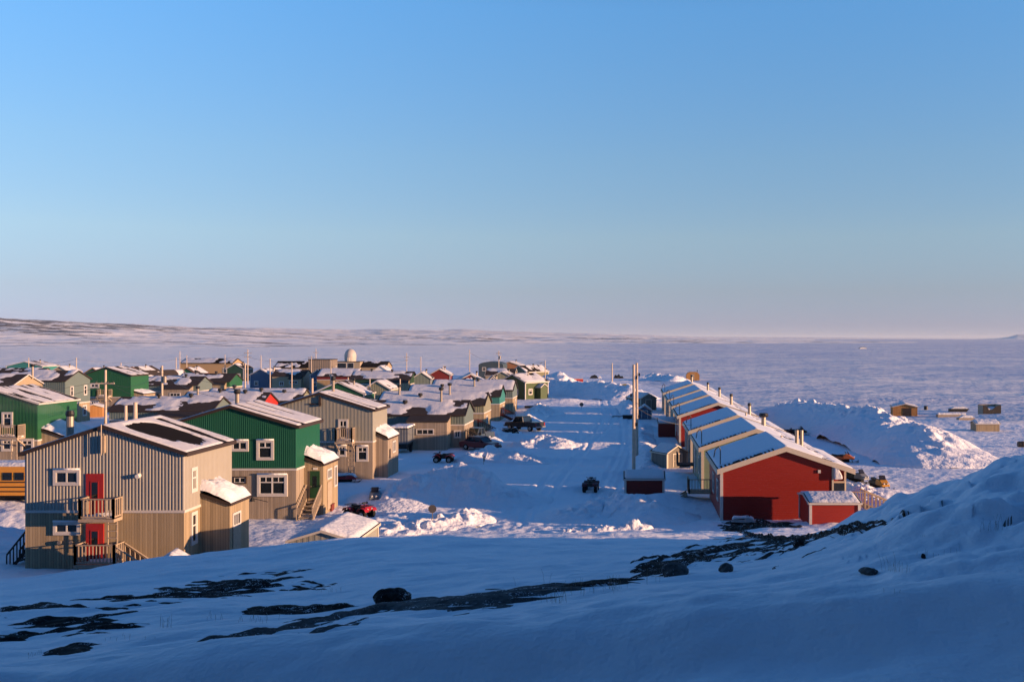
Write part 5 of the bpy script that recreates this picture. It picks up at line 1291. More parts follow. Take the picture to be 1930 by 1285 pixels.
snowmobile('red snowmobile half covered in snow under the wall ladder', X(655, 83.4), 83.2, 95, QRED, snow=True, sc=.8)
snowmobile('yellow and black snowmobile with white screen facing the viewer', X(1658, 78.5), 78.5, 14, QBLACK, SYEL)
snowmobile('dark snowmobile half hidden beside the sunny corner of the red house', X(1616, 83), 83, 35, QBLACK, plain('grey_shell', (.12, .13, .15), .35))
snowmobile('white snow-covered snowmobile at the foot of the red gable', X(1406, 63.2), 63.6, 84, SWHITE, SWHITE, snow=True, sc=.62)
snowmobile('orange snowmobile behind the roof edge of the red house', X(1590, 97), 97, 80, SORANGE)
snowmobile('black snowmobile parked past the brown row house', X(1505, 124), 124, 100, QBLACK)

def car_wheels(t, xs, ys, r, w_):
    for x in xs:
        for y in ys: wheel(t, x, y, r, r, w_)
def car(label, x, y, yaw, m):
    t = thing('parked_car', (x, y, h1(x, y)), label, 'car', yaw)
    b = MB(); b.prism([(-2.15, .28), (-2.2, .62), (-1.9, .82), (-.95, .92), (1.6, .95), (2.1, .88), (2.2, .6), (2.15, .28)], -.85, .85, 'x'); b.build('body', m, t, False, .09)
    b = MB(); b.prism([(-1.0, .92), (-.35, 1.38), (.95, 1.40), (1.65, .95)], -.72, .72, 'x'); g = b.build('cabin', GLASS, t, False, .06)
    MB().prism([(-.42, 1.36), (-.3, 1.43), (.9, 1.45), (1.0, 1.39)], -.70, .70, 'x').build('roof', m, t, False, .03)
    p = MB()
    for s_ in (-1, 1):
        for (a, c) in ((-.98, -.36), (.25, .28), (1.6, .95)):
            p.cyl((s_ * .75, a, .93), (s_ * .70, c, 1.40), .04, n=6)
    p.build('door_pillar', m, t)
    car_wheels(t, (-.78, .78), (-1.35, 1.3), .32, .2)
    for s_ in (-1, 1):
        MB().box(s_ * .6 - .2, s_ * .6 + .2, -2.21, -2.12, .58, .74).build('headlight', LAMP, t)
        MB().box(s_ * .65 - .15, s_ * .65 + .15, 2.12, 2.22, .62, .8).build('tail_light', TAIL, t)
        MB().box(s_ * .95 - .08, s_ * .95 + .08, -.75, -.62, .92, 1.04).build('mirror', m, t)
    MB().box(-.8, .8, -2.28, -2.1, .3, .48).build('bumper', QBLACK, t)
    return t
car('dark red car parked nose-out behind a snow bank at the boarded houses', X(905, 107.5), 107.5, 62, paint('car_red', (.13, .012, .014)))
def pickup(label, x, y, yaw, m, snow=False):
    t = thing('pickup_truck', (x, y, h1(x, y)), label, 'truck', yaw)
    b = MB(); b.prism([(-2.6, .5), (-2.62, .95), (-2.4, 1.08), (-1.2, 1.18), (.55, 1.18), (.55, .5)], -.95, .95, 'x'); b.build('body', m, t, False, .08)
    b = MB(); b.box(-.95, .95, .6, 2.7, .55, 1.2); b.box(-.8, .8, .75, 2.6, 1.19, 1.205); b.build('bed', m, t, False, .04)
    b = MB(); b.prism([(-1.25, 1.17), (-.75, 1.80), (.35, 1.84), (.55, 1.17)], -.82, .82, 'x'); b.build('cabin', GLASS, t, False, .05)
    MB().prism([(-.82, 1.77), (-.7, 1.86), (.3, 1.90), (.42, 1.82)], -.82, .82, 'x').build('roof', m, t, False, .04)
    p = MB()
    for s_ in (-1, 1):
        for (a, c) in ((-1.22, -.76), (-.3, -.25), (.52, .38)): p.cyl((s_ * .86, a, 1.17), (s_ * .81, c, 1.82), .055, n=6)
    p.build('door_pillar', m, t)
    car_wheels(t, (-.86, .86), (-1.7, 1.75), .40, .26)
    MB().box(-.95, .95, 2.72, 2.85, .5, .68).build('bumper', CHROME, t); MB().box(-.95, .95, -2.78, -2.62, .5, .72).build('bumper', CHROME, t)
    for s_ in (-1, 1):
        MB().box(s_ * .85 - .09, s_ * .85 + .09, 2.69, 2.73, .75, 1.1).build('tail_light', TAIL, t)
        MB().box(s_ * .7 - .17, s_ * .7 + .17, -2.66, -2.6, .82, 1.0).build('headlight', LAMP, t)
        MB().box(s_ * 1.05 - .1, s_ * 1.05 + .1, -.95, -.85, 1.15, 1.4).build('mirror', QBLACK, t)
    return t
pickup('dark blue-black pickup truck with red tail lamp parked along the street', X(989, 131), 130.5, -125, paint('truck_dark', (.014, .018, .026)))
pickup('blue-grey truck cab behind the dark red car at the stair foot', X(897, 113.5), 113.5, -20, paint('truck_grey', (.05, .07, .09)))
# school bus, its rear behind the grey house
def bus():
    x0 = X(-150, 66.5); y0 = 66.5
    t = thing('school_bus', (x0, y0, Z(955, 66.5)), 'yellow school bus with black stripes and snow on its roof, behind the grey house', 'bus')
    SB = paint('bus_yellow', (.62, .27, .035))
    Lb = 10.5; I = lambda a, b, c: (a, b, c)
    pl = [(0, .75), (0, 2.45), (.2, 2.7), (.6, 2.82), (1.8, 2.82), (2.2, 2.7), (2.4, 2.45), (2.4, .75)]
    MB().prism(pl, 1.6, Lb, 'x').build('body', SB, t, False, .03)
    MB().prism([(.2, .75), (.2, 1.5), (.5, 1.65), (1.9, 1.65), (2.2, 1.5), (2.2, .75)], 0, 1.62, 'x').build('hood', SB, t, False, .06)
    for k in range(10):
        a = 2.3 + k * .8
        o = MB().box(a, a + .62, -.03, -.003, 1.78, 2.3).build('window', GLASS, t)
        MB().box(a, a + .62, -.045, -.031, 2.03, 2.07).build('sash', QBLACK, o)
    for z in (1.62, 1.30, 1.0): MB().box(1.7, Lb - .05, -.04, -.003, z, z + .07).build('stripe', QBLACK, t)
    for xx in (.9, 7.6):
        w_ = MB(); w_.cyl((xx, -.02, .48), (xx, .3, .48), .48, n=22); o = w_.build('wheel', RUBBER, t, False, .06)
        MB().cyl((xx, -.04, .48), (xx, -.018, .48), .24, n=16).build('rim', plain('bus_rim', (.05, .05, .05), .5), o)
        w_ = MB(); w_.cyl((xx, 2.1, .48), (xx, 2.4, .48), .48, n=22); w_.build('wheel', RUBBER, t)
    MB().prism([(.15, 2.66), (.45, 2.9), (1.2, 2.96), (1.95, 2.9), (2.25, 2.66)], 1.7, Lb - .1, 'x').build('snow', CAPSNOW, t, False, .05)
    MB().box(Lb + .005, Lb + .18, 0, 2.4, .65, .85).build('bumper', QBLACK, t)
    MB().box(.2, Lb - .2, .5, 1.9, .45, .75).build('chassis', QBLACK, t)
bus()
# odds and ends lying on the snow
def junk(name, label, cat, px, py, parts, Y=None, yaw=0):
    Y = Y or YG(py); x = X(px, Y)
    t = thing(name, (x, Y, h1(x, Y)), label, cat, yaw)
    for (nm, m, fn) in parts: mb = MB(); fn(mb); mb.build(nm, m, t, False, .03)
junk('tarp_heap', 'dark tarpaulin-covered heap on the ice by the slim pole', 'heap', 1119, 713, (('tarp', QBLACK, lambda b: b.prism([(-1.4, -.1), (1.4, -.1), (.9, .8), (.2, 1.1), (-.8, .7)], 0, 1.4, 'y')), ('snow', CAPSNOW, lambda b: b.prism([(1.3, -.1), (2.4, -.1), (2.0, .6), (1.6, .7)], 0, 1.2, 'y'))))
junk('tarp_heap', 'dark jagged heap of gear on the ice beyond the street', 'heap', 1166, 713, (('gear', QBLACK, lambda b: b.prism([(-1.6, -.1), (1.6, -.1), (1.2, .7), (.5, .6), (.1, 1.3), (-.5, .8), (-1.1, 1.1)], 0, 1.2, 'y')), ('box', TIMBER_DARK, lambda b: b.box(-.6, .3, -.4, 0, -.1, .5))))
junk('crate', 'dark crate left on the shaded snow near the navy shed', 'crate', 1183, 789, (('box', QBLACK, lambda b: b.box(-.75, .75, 0, .8, -.1, .5)), ('lid', TIMBER_DARK, lambda b: b.box(-.78, .78, -.03, .83, .5, .56))))
junk('plank_sled', 'dark flat sled lying on the shaded snow before the navy shed', 'sled', 1166, 786, (('deck', TIMBER_DARK, lambda b: b.box(-1.0, 1.0, 0, .6, .18, .26)), ('runner', TIMBER_DARK, lambda b: b.prism([(-1.1, 0), (1.0, 0), (1.25, .3), (1.1, .3), (.95, .08), (-1.1, .08)], .05, .12, 'y'))))
junk('overturned_boat', 'upturned green boat hull half covered with snow beyond the street', 'boat', 1170, 733, (('hull', plain('boat_green', (.16, .15, .08), .5), lambda b: b.prism([(-3.0, -.1), (2.8, -.1), (2.6, .75), (1.0, 1.05), (-1.2, .7)], 0, 1.6, 'y')), ('snow', CAPSNOW, lambda b: b.prism([(-.9, .72), (2.5, .78), (1.6, 1.15), (.4, 1.1)], .1, 1.5, 'y'))), Y=240)
junk('plank_sled', 'dark flat freight sled buried in snow past the pickup truck', 'sled', 1003, 776, (('deck', QBLACK, lambda b: b.box(-1.4, 1.1, 0, 1.0, .1, .42)), ('ski', QBLACK, lambda b: b.box(1.1, 1.7, .2, .5, -.05, .2))), yaw=-20)
junk('plank_sled', 'snow-laden flat sled before the low planked hut', 'sled', 1822, 797, (('deck', TIMBER, lambda b: b.box(-1.1, 1.2, 0, 1.1, -.05, .3)), ('snow', CAPSNOW, lambda b: b.prism([(-1.0, .3), (1.1, .3), (.8, .62), (-.3, .7)], .1, 1.0, 'y'))), Y=140)
junk('timber_pile', 'low pile of planks under snow between the two shore huts', 'timber pile', 1800, 789, (('planks', TIMBER, lambda b: b.box(-2.6, 1.8, 0, 1.0, -.1, .28)), ('snow', CAPSNOW, lambda b: b.box(-2.5, 1.7, .1, .9, .28, .55))), Y=151)
junk('barrel', 'dark barrel on its side on the shore behind the snow knoll', 'barrel', 1927, 840, (('drum', QBLACK, lambda b: b.cyl((-.5, 0, .3), (.5, 0, .3), .33, n=14)), ('band', TIMBER_DARK, lambda b: b.cyl((-.1, 0, .3), (.1, 0, .3), .35, n=14))), Y=110)
junk('swing_frame', 'thin pinkish pipe frame beyond the roofs of the row', 'frame', 1380, 762, (('pipe', plain('pink_pipe', (.35, .13, .16), .5), lambda b: b.tube([(-1.0, 0, -.2), (-1.0, 0, 1.0), (.0, 0, 1.05), (0, 0, -.2)], .05)),), Y=178)
junk('steel_drum', 'dark drum and gear by the snowy shore, between the huts', 'drum', 1745, 770, (('drum', QBLACK, lambda b: b.cyl((0, 0, -.1), (0, 0, .6), .32, n=12)), ('lid', TIMBER_DARK, lambda b: b.cyl((0, 0, .6), (0, 0, .65), .34, n=12))), Y=168)
junk('skiff', 'small dark-hulled skiff under snow far out past the huts', 'boat', 1808, 774, (('hull', QBLACK, lambda b: b.prism([(-1.5, .0), (1.2, .0), (1.7, .5), (-1.5, .5)], 0, 1.0, 'y')), ('snow', CAPSNOW, lambda b: b.prism([(-1.4, .5), (1.5, .5), (.9, .85), (-.8, .8)], .05, .95, 'y'))), Y=163)

# thin smoke drifting west from the chimney of the grey house: a real, patchy volume
sm = bpy.data.materials.new('wood_smoke'); sm.use_nodes = True
n_ = sm.node_tree; n_.nodes.clear()
so_ = n_.nodes.new('ShaderNodeOutputMaterial'); sv = n_.nodes.new('ShaderNodeVolumePrincipled'); n_.links.new(sv.outputs[0], so_.inputs['Volume'])
sv.inputs['Color'].default_value = (.8, .8, .82, 1)
tc_ = n_.nodes.new('ShaderNodeTexCoord'); nz_ = n_.nodes.new('ShaderNodeTexNoise'); nz_.inputs['Scale'].default_value = .55; nz_.inputs['Detail'].default_value = 4
n_.links.new(tc_.outputs['Object'], nz_.inputs['Vector'])
mr = n_.nodes.new('ShaderNodeMapRange'); mr.inputs[1].default_value = .46; mr.inputs[2].default_value = .72; mr.inputs[4].default_value = .16; n_.links.new(nz_.outputs[0], mr.inputs[0]); n_.links.new(mr.outputs[0], sv.inputs['Density'])
P_ = [(X(132, 53.5), 53.5, Z(783, 53.5)), (-32.0, 54.2, 8.4), (-34.5, 55.2, 8.9), (-38.5, 56.5, 9.2)]; RR = [.18, .55, .95, 1.3]
V_ = []; nu_, nv_ = 24, 14
for i_ in range(nv_):
    t_ = i_ / (nv_ - 1) * 3; k_ = min(2, int(t_)); f_ = t_ - k_
    c_ = [P_[k_][j] + (P_[k_ + 1][j] - P_[k_][j]) * f_ for j in range(3)]; r_ = RR[k_] + (RR[k_ + 1] - RR[k_]) * f_
    for a_ in range(nu_):
        an = 2 * math.pi * a_ / nu_; V_.append((c_[0], c_[1] + r_ * math.cos(an), c_[2] + r_ * math.sin(an)))
mb = MB(); mb.v = V_
for i_ in range(nv_ - 1):
    for a_ in range(nu_):
        b_ = (a_ + 1) % nu_; mb.f.append(((i_ + 1) * nu_ + a_, (i_ + 1) * nu_ + b_, i_ * nu_ + b_, i_ * nu_ + a_)); mb.uv.append([(0, 0)] * 4)
mb.f.append(tuple(reversed(range(nu_)))); mb.uv.append([(0, 0)] * nu_); mb.f.append(tuple(range((nv_ - 1) * nu_, nv_ * nu_))); mb.uv.append([(0, 0)] * nu_)
sk = mb.build('smoke', sm); bm_ = bmesh.new(); bm_.from_mesh(sk.data); bmesh.ops.recalc_face_normals(bm_, faces=bm_.faces); bm_.to_mesh(sk.data); bm_.free()
tag(sk, 'faint chimney smoke drifting off the grey house roof', 'smoke', kind='stuff')
# ------------------------------------------------------------------ ploughed snow banks
def bank(label, pts, width, height, chunk=.5, seed=1, res=.28, sharp=1.4, taper=.22, lump=0.35, vary=.5, crest=(.25, .8)):
    """pts: crest line on the ground (x, y[, height factor]); a heap of broken snow along it"""
    P = np.array([(p[0], p[1]) for p in pts], float); K = np.array([p[2] if len(p) > 2 else 1.0 for p in pts])
    d = np.concatenate([[0], np.cumsum(np.hypot(*np.diff(P, axis=0).T))])
    n = max(24, int((d[-1] + width) / res)); s = np.linspace(-width * .35, d[-1] + width * .35, n)
    sc_ = np.clip(s, 0, d[-1])
    cx = pchip(d, P[:, 0], sc_); cy = pchip(d, P[:, 1], sc_); kk = np.interp(sc_, d, K)
    tx = np.gradient(pchip(d, P[:, 0], np.clip(s, 0, d[-1]))); ty = np.gradient(pchip(d, P[:, 1], np.clip(s, 0, d[-1])))
    bad = np.hypot(tx, ty) < 1e-9
    if bad.any():
        idx = np.where(~bad)[0]; near = idx[np.clip(np.searchsorted(idx, np.arange(n)), 0, len(idx) - 1)]
        tx, ty = tx[near], ty[near]
    ln = np.hypot(tx, ty); tx /= ln; ty /= ln
    cx = cx + tx * (s - sc_); cy = cy + ty * (s - sc_)
    m = max(14, int(width / res)); v = np.linspace(-1, 1, m)
    S, Vv = np.meshgrid(np.arange(n), v, indexing='ij')
    x = cx[:, None] - ty[:, None] * v[None] * width / 2; y = cy[:, None] + tx[:, None] * v[None] * width / 2
    endd = np.maximum(np.maximum(-s, s - d[-1]), 0) / (width * .35)
    rad = np.sqrt(Vv ** 2 + endd[:, None] ** 2)
    rad = rad + .22 * (fbm(x / (width * .35), y / (width * .35), seed + 40, 3) - .5)
    prof = np.clip(1 - rad, 0, 1) ** (1 / sharp)
    tp = 1.0
    big = (1 - vary / 2 + vary * fbm(x / (height * 2.2), y / (height * 2.2), seed, 3))
    w1, c1 = worley(x / (chunk * 1.6), y / (chunk * 1.6), seed + 7); w2, c2 = worley(x / (chunk * .75), y / (chunk * .75), seed + 9)
    blocks = (c1 - .45) * (1 - sst(w1, .3, .6)) * chunk * .9 + (c2 - .45) * (1 - sst(w2, .3, .6)) * chunk * .4
    up = sst(prof, *crest)
    z = height * kk[:, None] * prof * big + (lump * .6 * (fbm(x / .9, y / .9, seed + 3, 3) - .5) + blocks * up) * sst(prof, 0.02, .25)
    g = h(x.ravel(), y.ravel(), False).reshape(x.shape)
    z = g + z - .25 * (prof < .01) - .05
    o = grid_obj('snow_bank', np.stack([x, y, z], -1).reshape(-1, 3), n, m, BANKSNOW)
    tag(o, label, 'snow bank', 'ploughed snow banks')
def gp(px, py, k=1.0, z=0.0):
    Y = YG(py, z); return (X(px, Y), Y, k)
bank('big ploughed snow ridge with broken sunlit crest along the shore side', [gp(1478, 785, .55), gp(1530, 800, .95), gp(1590, 812, .9), gp(1650, 828, .85), gp(1710, 846, .9), gp(1750, 862, .8), gp(1778, 872, .5)], 13, 3.6, .8, 3, .17, 1.5, lump=.45, vary=.7, crest=(.72, .93))
bank('long low snow ridge behind the sunlit crest, running to the plywood shed', [gp(1600, 786, .5), gp(1640, 794, .8), gp(1700, 805, .7)], 7, 1.8, .6, 5, .25)
bank('shaded snow heap with a sharp crest before the second grey house', [gp(735, 948, .45), gp(800, 940, .85), gp(868, 935, 1.1), gp(915, 940, .9), gp(955, 946, .35)], 8.5, 2.3, .45, 7, .13, 1.0, lump=.25, vary=.3)
bank('lumpy snow heap in front of the dark red car', [gp(885, 868, .7), gp(920, 866, 1), gp(975, 868, .8), gp(1010, 872, .3)], 4.6, 1.25, .4, 9, .14)
bank('churned sunlit snow bank by the back of the stop sign', [gp(728, 1001, .6), gp(790, 996, .8), gp(850, 988, 1), gp(893, 980, 1.05)], 3.6, .75, .4, 11, .09, 1.2, lump=.5)
bank('rounded shaded snow mound between street and front red house', [gp(1090, 975, .4), gp(1140, 965, .9), gp(1190, 968, 1.0), gp(1235, 978, .7)], 7.5, 1.35, .4, 13, .13, 1.0, lump=.2)
bank('string of broken snow blocks catching the sun at the street corner', [gp(1062, 1002, .7), gp(1110, 1001, .4), gp(1150, 999, .8), gp(1205, 997, .8), gp(1218, 991, .5)], 1.5, .42, .5, 15, .07, 1.3, lump=.6)
bank('sunlit snow heap at the edge of the street beyond the quad bike', [gp(985, 840, .6), gp(1030, 838, 1), gp(1060, 842, .6)], 5, 1.1, .4, 17, .15)
bank('broken snow heap beside the dark pickup truck', [gp(985, 800, .5), gp(1015, 779, 1), gp(1040, 782, .6)], 5, 1.6, .5, 19, .18)
bank('wall of shaded ploughed snow with lit broken top across the street end', [gp(1030, 735, .9), gp(1060, 741, 1), gp(1100, 745, .95), gp(1150, 749, .9), gp(1190, 752, .8)], 13, 3.0, .8, 21, .3, 1.1)
bank('heap of snow blocks beyond the utility poles', [gp(1150, 775, .5), gp(1180, 778, 1), gp(1195, 782, .7)], 4, 1.3, .6, 23, .2)
bank('big loose snow pile between the navy house and the red container', [gp(1030, 725, .9), gp(1050, 726, 1.1), gp(1066, 727, .8)], 10, 3.0, .8, 25, .4)
bank('long snow windrow far out beyond the row of houses', [gp(1210, 716, .8), gp(1240, 716, 1), gp(1275, 718, .8)], 9, 1.8, .8, 27, .5)
bank('drifted snow bank against the lean-to of the slate-gabled house', [gp(905, 842, .6), gp(930, 828, .9), gp(960, 815, .7)], 3.4, .9, .35, 29, .16)
bank('snow heap at the sunny foot of the row houses', [gp(1612, 915, .4), gp(1632, 938, .6), gp(1652, 950, .4)], 3.5, .4, .35, 31, .1, 1.0, lump=.5)
bank('low shaded snow berm along the row side of the street', [gp(1215, 900, .5), gp(1218, 865, .9), gp(1210, 830, .8), gp(1205, 800, .6)], 3.6, .7, .35, 33, .2, 1.0)

# ------------------------------------------------------------------ bare rock showing through the snow on the knoll
def rock_mat(name, c, lichen):
    t = NT(name); v = t.coord()
    n = t.noise(v, 1.6, 6, .65); n2 = t.noise(v, 9, 4, .6); n3 = t.noise(t.scale(v, (.45, 1.6, 1)), 3.4, 5, .7)
    col = t.mix(t.ramp(t.math('ADD', t.math('MULTIPLY', n, .6), t.math('MULTIPLY', n2, .4)), .35, .68), c, lichen)
    fr = t.ramp(t.math('ADD', t.math('MULTIPLY', n3, .6), t.math('MULTIPLY', t.noise(v, 26, 3), .4)), (.555), .62)      # snow lodged in the cracks
    t.set(Base__Color=t.mix(fr, col, (.62, .63, .66)), Roughness=.9)
    t.b.inputs['Specular IOR Level'].default_value = .15
    t.bump(t.noise(v, 12, 6, .7), .05)
    return t.m
ROCKD = rock_mat('dark_gneiss', (.010, .010, .011), (.042, .040, .037)); ROCKG = rock_mat('grey_gneiss', (.055, .054, .054), (.13, .128, .125))
def outcrop(label, A, B, dpy, m=None, seed=1, amp=.2, cover=.5, strata=.35, name='rock_outcrop', cat='rock', wst=2.3, wrg=.55, wf=.3, run=3.4):
    a, b = hit(*A), hit(*B)
    mid = ((A[0] + B[0]) / 2, (A[1] + B[1]) / 2)
    vf = hit(mid[0], mid[1] - dpy); vn = hit(mid[0], mid[1] + dpy)
    U = np.array([b.x - a.x, b.y - a.y]); Vw = np.array([0, vf.y - vn.y])
    lu = np.hypot(*U); lv = abs(Vw[1])
    nu = int(np.clip(lu / .06, 60, 240)); nv = int(np.clip(lv / .06, 30, 110))
    uu, vv = np.meshgrid(np.linspace(-.06, 1.06, nu), np.linspace(-1.25, 1.25, nv), indexing='ij')
    x = a.x + U[0] * uu + Vw[0] * vv / 2; y = a.y + U[1] * uu + Vw[1] * vv / 2
    env = np.clip(1 - np.abs(2 * uu - 1) ** 3.0, -1, 1) - np.clip(np.abs(vv), 0, 1.3) ** 2.2
    # strata lie along the outcrop, dipping a little across it
    la = uu * lu; lb = vv * lv / 2
    st = fbm(la / run + lb * .5, lb / strata + la * .10, seed, 4, .55) - .5
    rg = fbm(la / .7, lb / .5, seed + 5, 4, .6) - .5
    hgt = env * .55 + st * wst + rg * wrg + wf * (fbm(la / .3, lb / .2, seed + 8, 3) - .5) - (1 - cover)
    hgt = np.where(np.minimum(np.minimum(uu + .06, 1.06 - uu) * 20, (1.25 - np.abs(vv)) * 6) < .25, -1, hgt)
    z = h(x.ravel(), y.ravel()).reshape(x.shape) + np.clip(amp * hgt, -.12, amp * .8)
    o = grid_obj(name, np.stack([x, y, z], -1).reshape(-1, 3), nu, nv, m or ROCKD, None, False)
    tag(o, label, cat, 'rock ledges on the snowy knoll')
outcrop('broad black rock ledge below the grey house with red doors', (250, 1122), (535, 1112), 17, seed=3, cover=.62)
outcrop('broken black rock ledge with snow in its cracks, trailing off the broad one', (505, 1108), (655, 1104), 10, seed=5, cover=.34)
outcrop('small sliver of dark rock uphill of the grey house corner', (155, 1129), (245, 1124), 6, seed=7, cover=.6)
outcrop('dark rock at the picture edge, upper of the stack', (-20, 1150), (112, 1145), 10, seed=9, cover=.5)
outcrop('long dark rock ledge at the picture edge, in the middle of the stack', (-20, 1182), (235, 1165), 12, seed=11, cover=.55)
outcrop('thin dark rock ledge pointing away from the long one', (118, 1192), (300, 1178), 10, seed=13, cover=.5)
outcrop('small dark rock at the picture edge below the long ledge', (-20, 1210), (62, 1202), 8, seed=15, cover=.5)
outcrop('low dark rock patch nearest the snow drift', (75, 1229), (185, 1222), 9, seed=17, cover=.52)
outcrop('jagged dark rock strip leading up to the black boulder', (475, 1148), (705, 1134), 8, seed=19, cover=.5)
outcrop('long pale grey rock slab rising beside the black boulder', (395, 1203), (800, 1133), 14, ROCKG, 21, .12, .72, .5)
outcrop('long grey rock slab between the black boulder and the reed tufts', (740, 1142), (1090, 1106), 18, ROCKG, 23, .14, .72, .5)
outcrop('dark-topped rock rib above the grey slab, in mid-slope', (970, 1108), (1225, 1088), 9, ROCKD, 25, .14, .5, .4)
outcrop('layered black rock ledges stepping up towards the red house, lower flight', (1195, 1075), (1350, 1040), 26, ROCKD, 27, .11, .44, .36, wst=3.2, wrg=.25, wf=.12, run=5.5)
outcrop('layered black rock ledges stepping up towards the red house, upper flight', (1290, 1050), (1520, 1008), 20, ROCKD, 29, .11, .43, .36, wst=3.2, wrg=.25, wf=.12, run=5.5)
outcrop('dark rocks at the foot of the small red shed', (1400, 1006), (1625, 990), 10, ROCKD, 31, .16, .50, .40, wst=3.0, wrg=.3, wf=.12, run=4.5)
outcrop('dark rubble under the edge of the red gable', (1358, 991), (1500, 990), 5, ROCKD, 33, .35, .55, .4)
def boulder(label, px, py, w_, hh, m, seed):
    p = hit(px, py); d = p.y
    W_ = w_ / F * d; H_ = hh / F * d
    bm = bmesh.new(); bmesh.ops.create_icosphere(bm, subdivisions=4, radius=1.0)
    co = np.array([v.co[:] for v in bm.verts])
    n = fbm(co[:, 0] * 1.1 + 5 * seed, co[:, 1] * 1.1 + co[:, 2] * .9, seed, 4) - .5; n2, c2 = worley(co[:, 0] * 1.6 + seed, co[:, 1] * 1.6 + co[:, 2] * 1.3, seed)
    s = 1 + .6 * n + .14 * (c2 - .5) + .12 * (fbm(co[:, 0] * 5 + seed, co[:, 1] * 5 + co[:, 2] * 4, seed + 3, 3) - .5)
    for v, k in zip(bm.verts, s): v.co = Vector((v.co.x * k * W_ / 2, v.co.y * k * W_ * .42, v.co.z * k * H_ * .75))
    me = bpy.data.meshes.new('boulder'); bm.to_mesh(me); bm.free(); me.materials.append(m)
    o = bpy.data.objects.new('boulder', me); COL.objects.link(o)
    o.location = (p.x, p.y + W_ * .2, p.z + H_ * .22); o.rotation_euler = (0, R(8), R(20 * seed))
    tag(o, label, 'boulder', 'boulders on the snowy knoll')
boulder('big humped black boulder at the end of the pale grey slab', 739, 1137, 68, 29, ROCKD, 2)
boulder('rounded grey boulder below the layered black ledges', 1273, 1084, 56, 24, ROCKG, 3)
boulder('small grey boulder near the upper layered ledges', 1370, 1077, 34, 15, ROCKG, 4)
boulder('flat stone capped with snow on the smooth slope', 1640, 1083, 40, 11, ROCKG, 5)
boulder('dark stone sunk in snow under the red shed rocks', 1507, 1030, 24, 15, ROCKD, 6)
boulder('small dark stone by dry stalks on the bank slope', 1741, 1052, 10, 9, ROCKD, 7)

# ------------------------------------------------------------------ dry grass and twigs: stuff
mb = MB(); random.seed(3)
def tuft(px, py, n, hh, spread):
    for k in range(int(n * .75)):
        try: p = hit(px + random.gauss(0, spread), py + random.gauss(0, spread * .12))
        except Exception: continue
        a = random.uniform(-.35, .35); b = random.uniform(-.3, .3); q = .62 * hh * random.uniform(.3, 1.0); r = .0018 + .0012 * q
        p0 = (p.x, p.y, p.z - .05); p1 = (p.x + a * q * .4, p.y + b * q * .4, p.z + q * .6); p2 = (p.x + a * q, p.y + b * q, p.z + q)
        mb.tube([p0, p1, p2], r, 3)
for args in ((307, 1182, 14, .45, 8), (420, 1168, 22, .2, 28), (490, 1170, 22, .22, 18), (620, 1115, 12, .25, 14), (1042, 1135, 26, .42, 14), (1095, 1118, 16, .5, 22), (1155, 1110, 26, .5, 10), (972, 1104, 2, .7, 2), (1030, 1098, 3, .6, 3), (1222, 1100, 3, .6, 3), (1238, 1098, 3, .5, 3), (1110, 1112, 18, .3, 40),
             (1682, 1076, 16, .55, 10), (1698, 1078, 8, .3, 14), (1740, 1046, 7, .22, 6), (1800, 1040, 5, .25, 6), (1770, 1048, 6, .15, 14), (1873, 1000, 22, .5, 12), (1740, 1012, 4, .2, 5), (1660, 1118, 6, .1, 25), (260, 1205, 12, .15, 25), (60, 1235, 14, .15, 20)): tuft(*args)
o = mb.build('dry_grass', plain('dry_grass_straw', (.16, .115, .075), .9)); tag(o, 'dry grass stalks and twigs poking through the snow', 'dry grass', kind='stuff')
# ------------------------------------------------------------------ light, sky, camera
w = bpy.data.worlds.new('World'); scene.world = w; w.use_nodes = True
nt = w.node_tree
bg = nt.nodes['Background']
sky = nt.nodes.new('ShaderNodeTexSky'); sky.sky_type = 'NISHITA'; sky.sun_disc = False
sky.sun_elevation = R(SUN_EL); sky.sun_rotation = R(90 + SUN_AZ)
sky.altitude = 20; sky.air_density = 0.3; sky.dust_density = 0.0; sky.ozone_density = 2.0
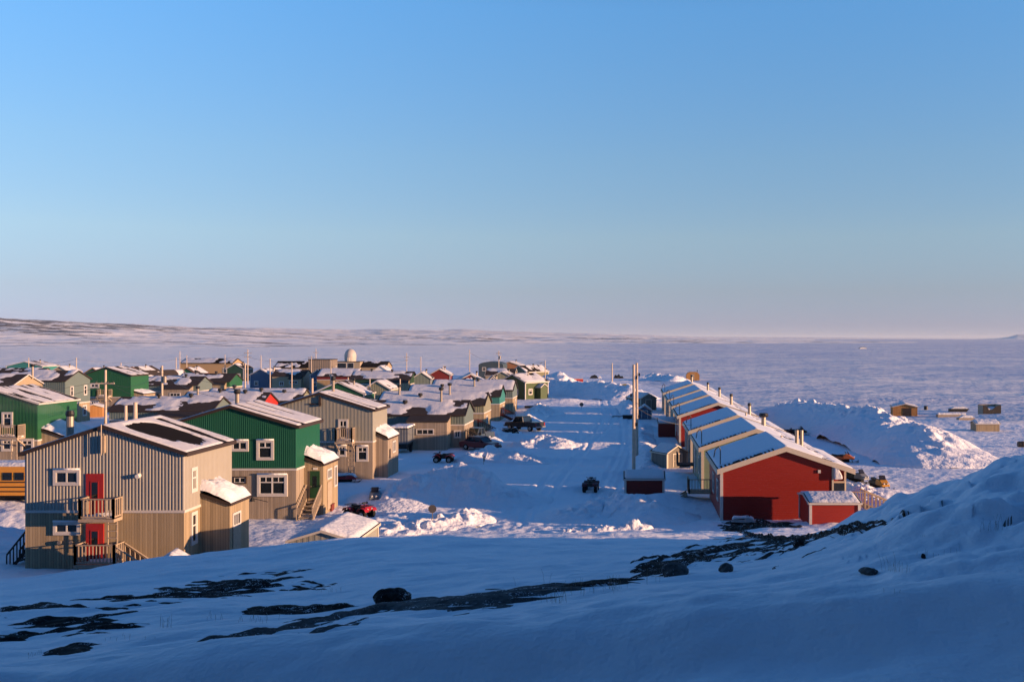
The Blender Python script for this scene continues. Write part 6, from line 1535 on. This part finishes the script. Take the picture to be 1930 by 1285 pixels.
# grade of the sky by elevation: clear arctic blue overhead, pale lilac haze on the horizon
tc = nt.nodes.new('ShaderNodeTexCoord'); sp = nt.nodes.new('ShaderNodeSeparateXYZ'); nt.links.new(tc.outputs['Generated'], sp.inputs[0])
rp = nt.nodes.new('ShaderNodeValToRGB'); nt.links.new(sp.outputs[2], rp.inputs[0])
stops = [(0.0, (1.75, 1.03, 0.97)), (0.012, (1.9, 1.07, 0.94)), (0.047, (2.85, 1.66, 1.11)), (0.1, (4.3, 2.87, 1.73)), (0.176, (4.75, 4.0, 2.72)), (0.313, (4.75, 5.75, 4.75)), (0.6, (1.8, 3.5, 4.2))]
el = rp.color_ramp.elements
while len(el) < len(stops): el.new(0.5)
for e, (p, c) in zip(el, stops): e.position = p; e.color = (c[0] / 6, c[1] / 6, c[2] / 6, 1)
vm = nt.nodes.new('ShaderNodeVectorMath'); vm.operation = 'MULTIPLY'; nt.links.new(sky.outputs[0], vm.inputs[0]); nt.links.new(rp.outputs[0], vm.inputs[1])
vs = nt.nodes.new('ShaderNodeVectorMath'); vs.operation = 'SCALE'; vs.inputs['Scale'].default_value = 6 / 3.17; nt.links.new(vm.outputs[0], vs.inputs[0])
nt.links.new(vs.outputs[0], bg.inputs[0]); bg.inputs[1].default_value = 0.12
sl = bpy.data.lights.new('sun', 'SUN'); sl.energy = 3.8; sl.angle = R(0.5); sl.color = (1.0, 0.60, 0.345)
so = bpy.data.objects.new('sun', sl); COL.objects.link(so)
d = Vector((-SDIR[0] * math.cos(R(SUN_EL)), -SDIR[1] * math.cos(R(SUN_EL)), -math.sin(R(SUN_EL))))
so.rotation_euler = d.to_track_quat('-Z', 'Y').to_euler(); so.location = (60, -30, 60)
hm = bpy.data.materials.new('arctic_haze'); hm.use_nodes = True
hn = hm.node_tree; hn.nodes.clear()
ho = hn.nodes.new('ShaderNodeOutputMaterial'); hv = hn.nodes.new('ShaderNodeVolumePrincipled')
hv.inputs['Density'].default_value = 2.2e-5; hv.inputs['Color'].default_value = (.72, .83, .98, 1); hv.inputs['Anisotropy'].default_value = 0.0
hn.links.new(hv.outputs[0], ho.inputs['Volume'])
hb = MB().box(-56000, 56000, -56000, 56000, -6, 150).build('haze', hm); tag(hb, kind='stuff'); hb['label'] = 'thin cold haze over the distant ice and hills'
cam = bpy.data.cameras.new('camera'); co = bpy.data.objects.new('camera', cam); COL.objects.link(co)
co.location = (0, 0, CZ); co.rotation_euler = (R(90), 0, 0)
cam.sensor_width = 36; cam.lens = 36 * F / 1930
cam.shift_x = -(CX - 965) / 1930; cam.shift_y = -(642.5 - HY) / 1930
cam.clip_start = 0.1; cam.clip_end = 120000
scene.camera = co
scene.view_settings.view_transform = 'Standard'; scene.view_settings.look = 'None'
scene.view_settings.exposure = EXPOSURE; scene.view_settings.gamma = 1.0
scene.cycles.max_bounces = 6; scene.cycles.diffuse_bounces = 3; scene.cycles.use_denoising = True
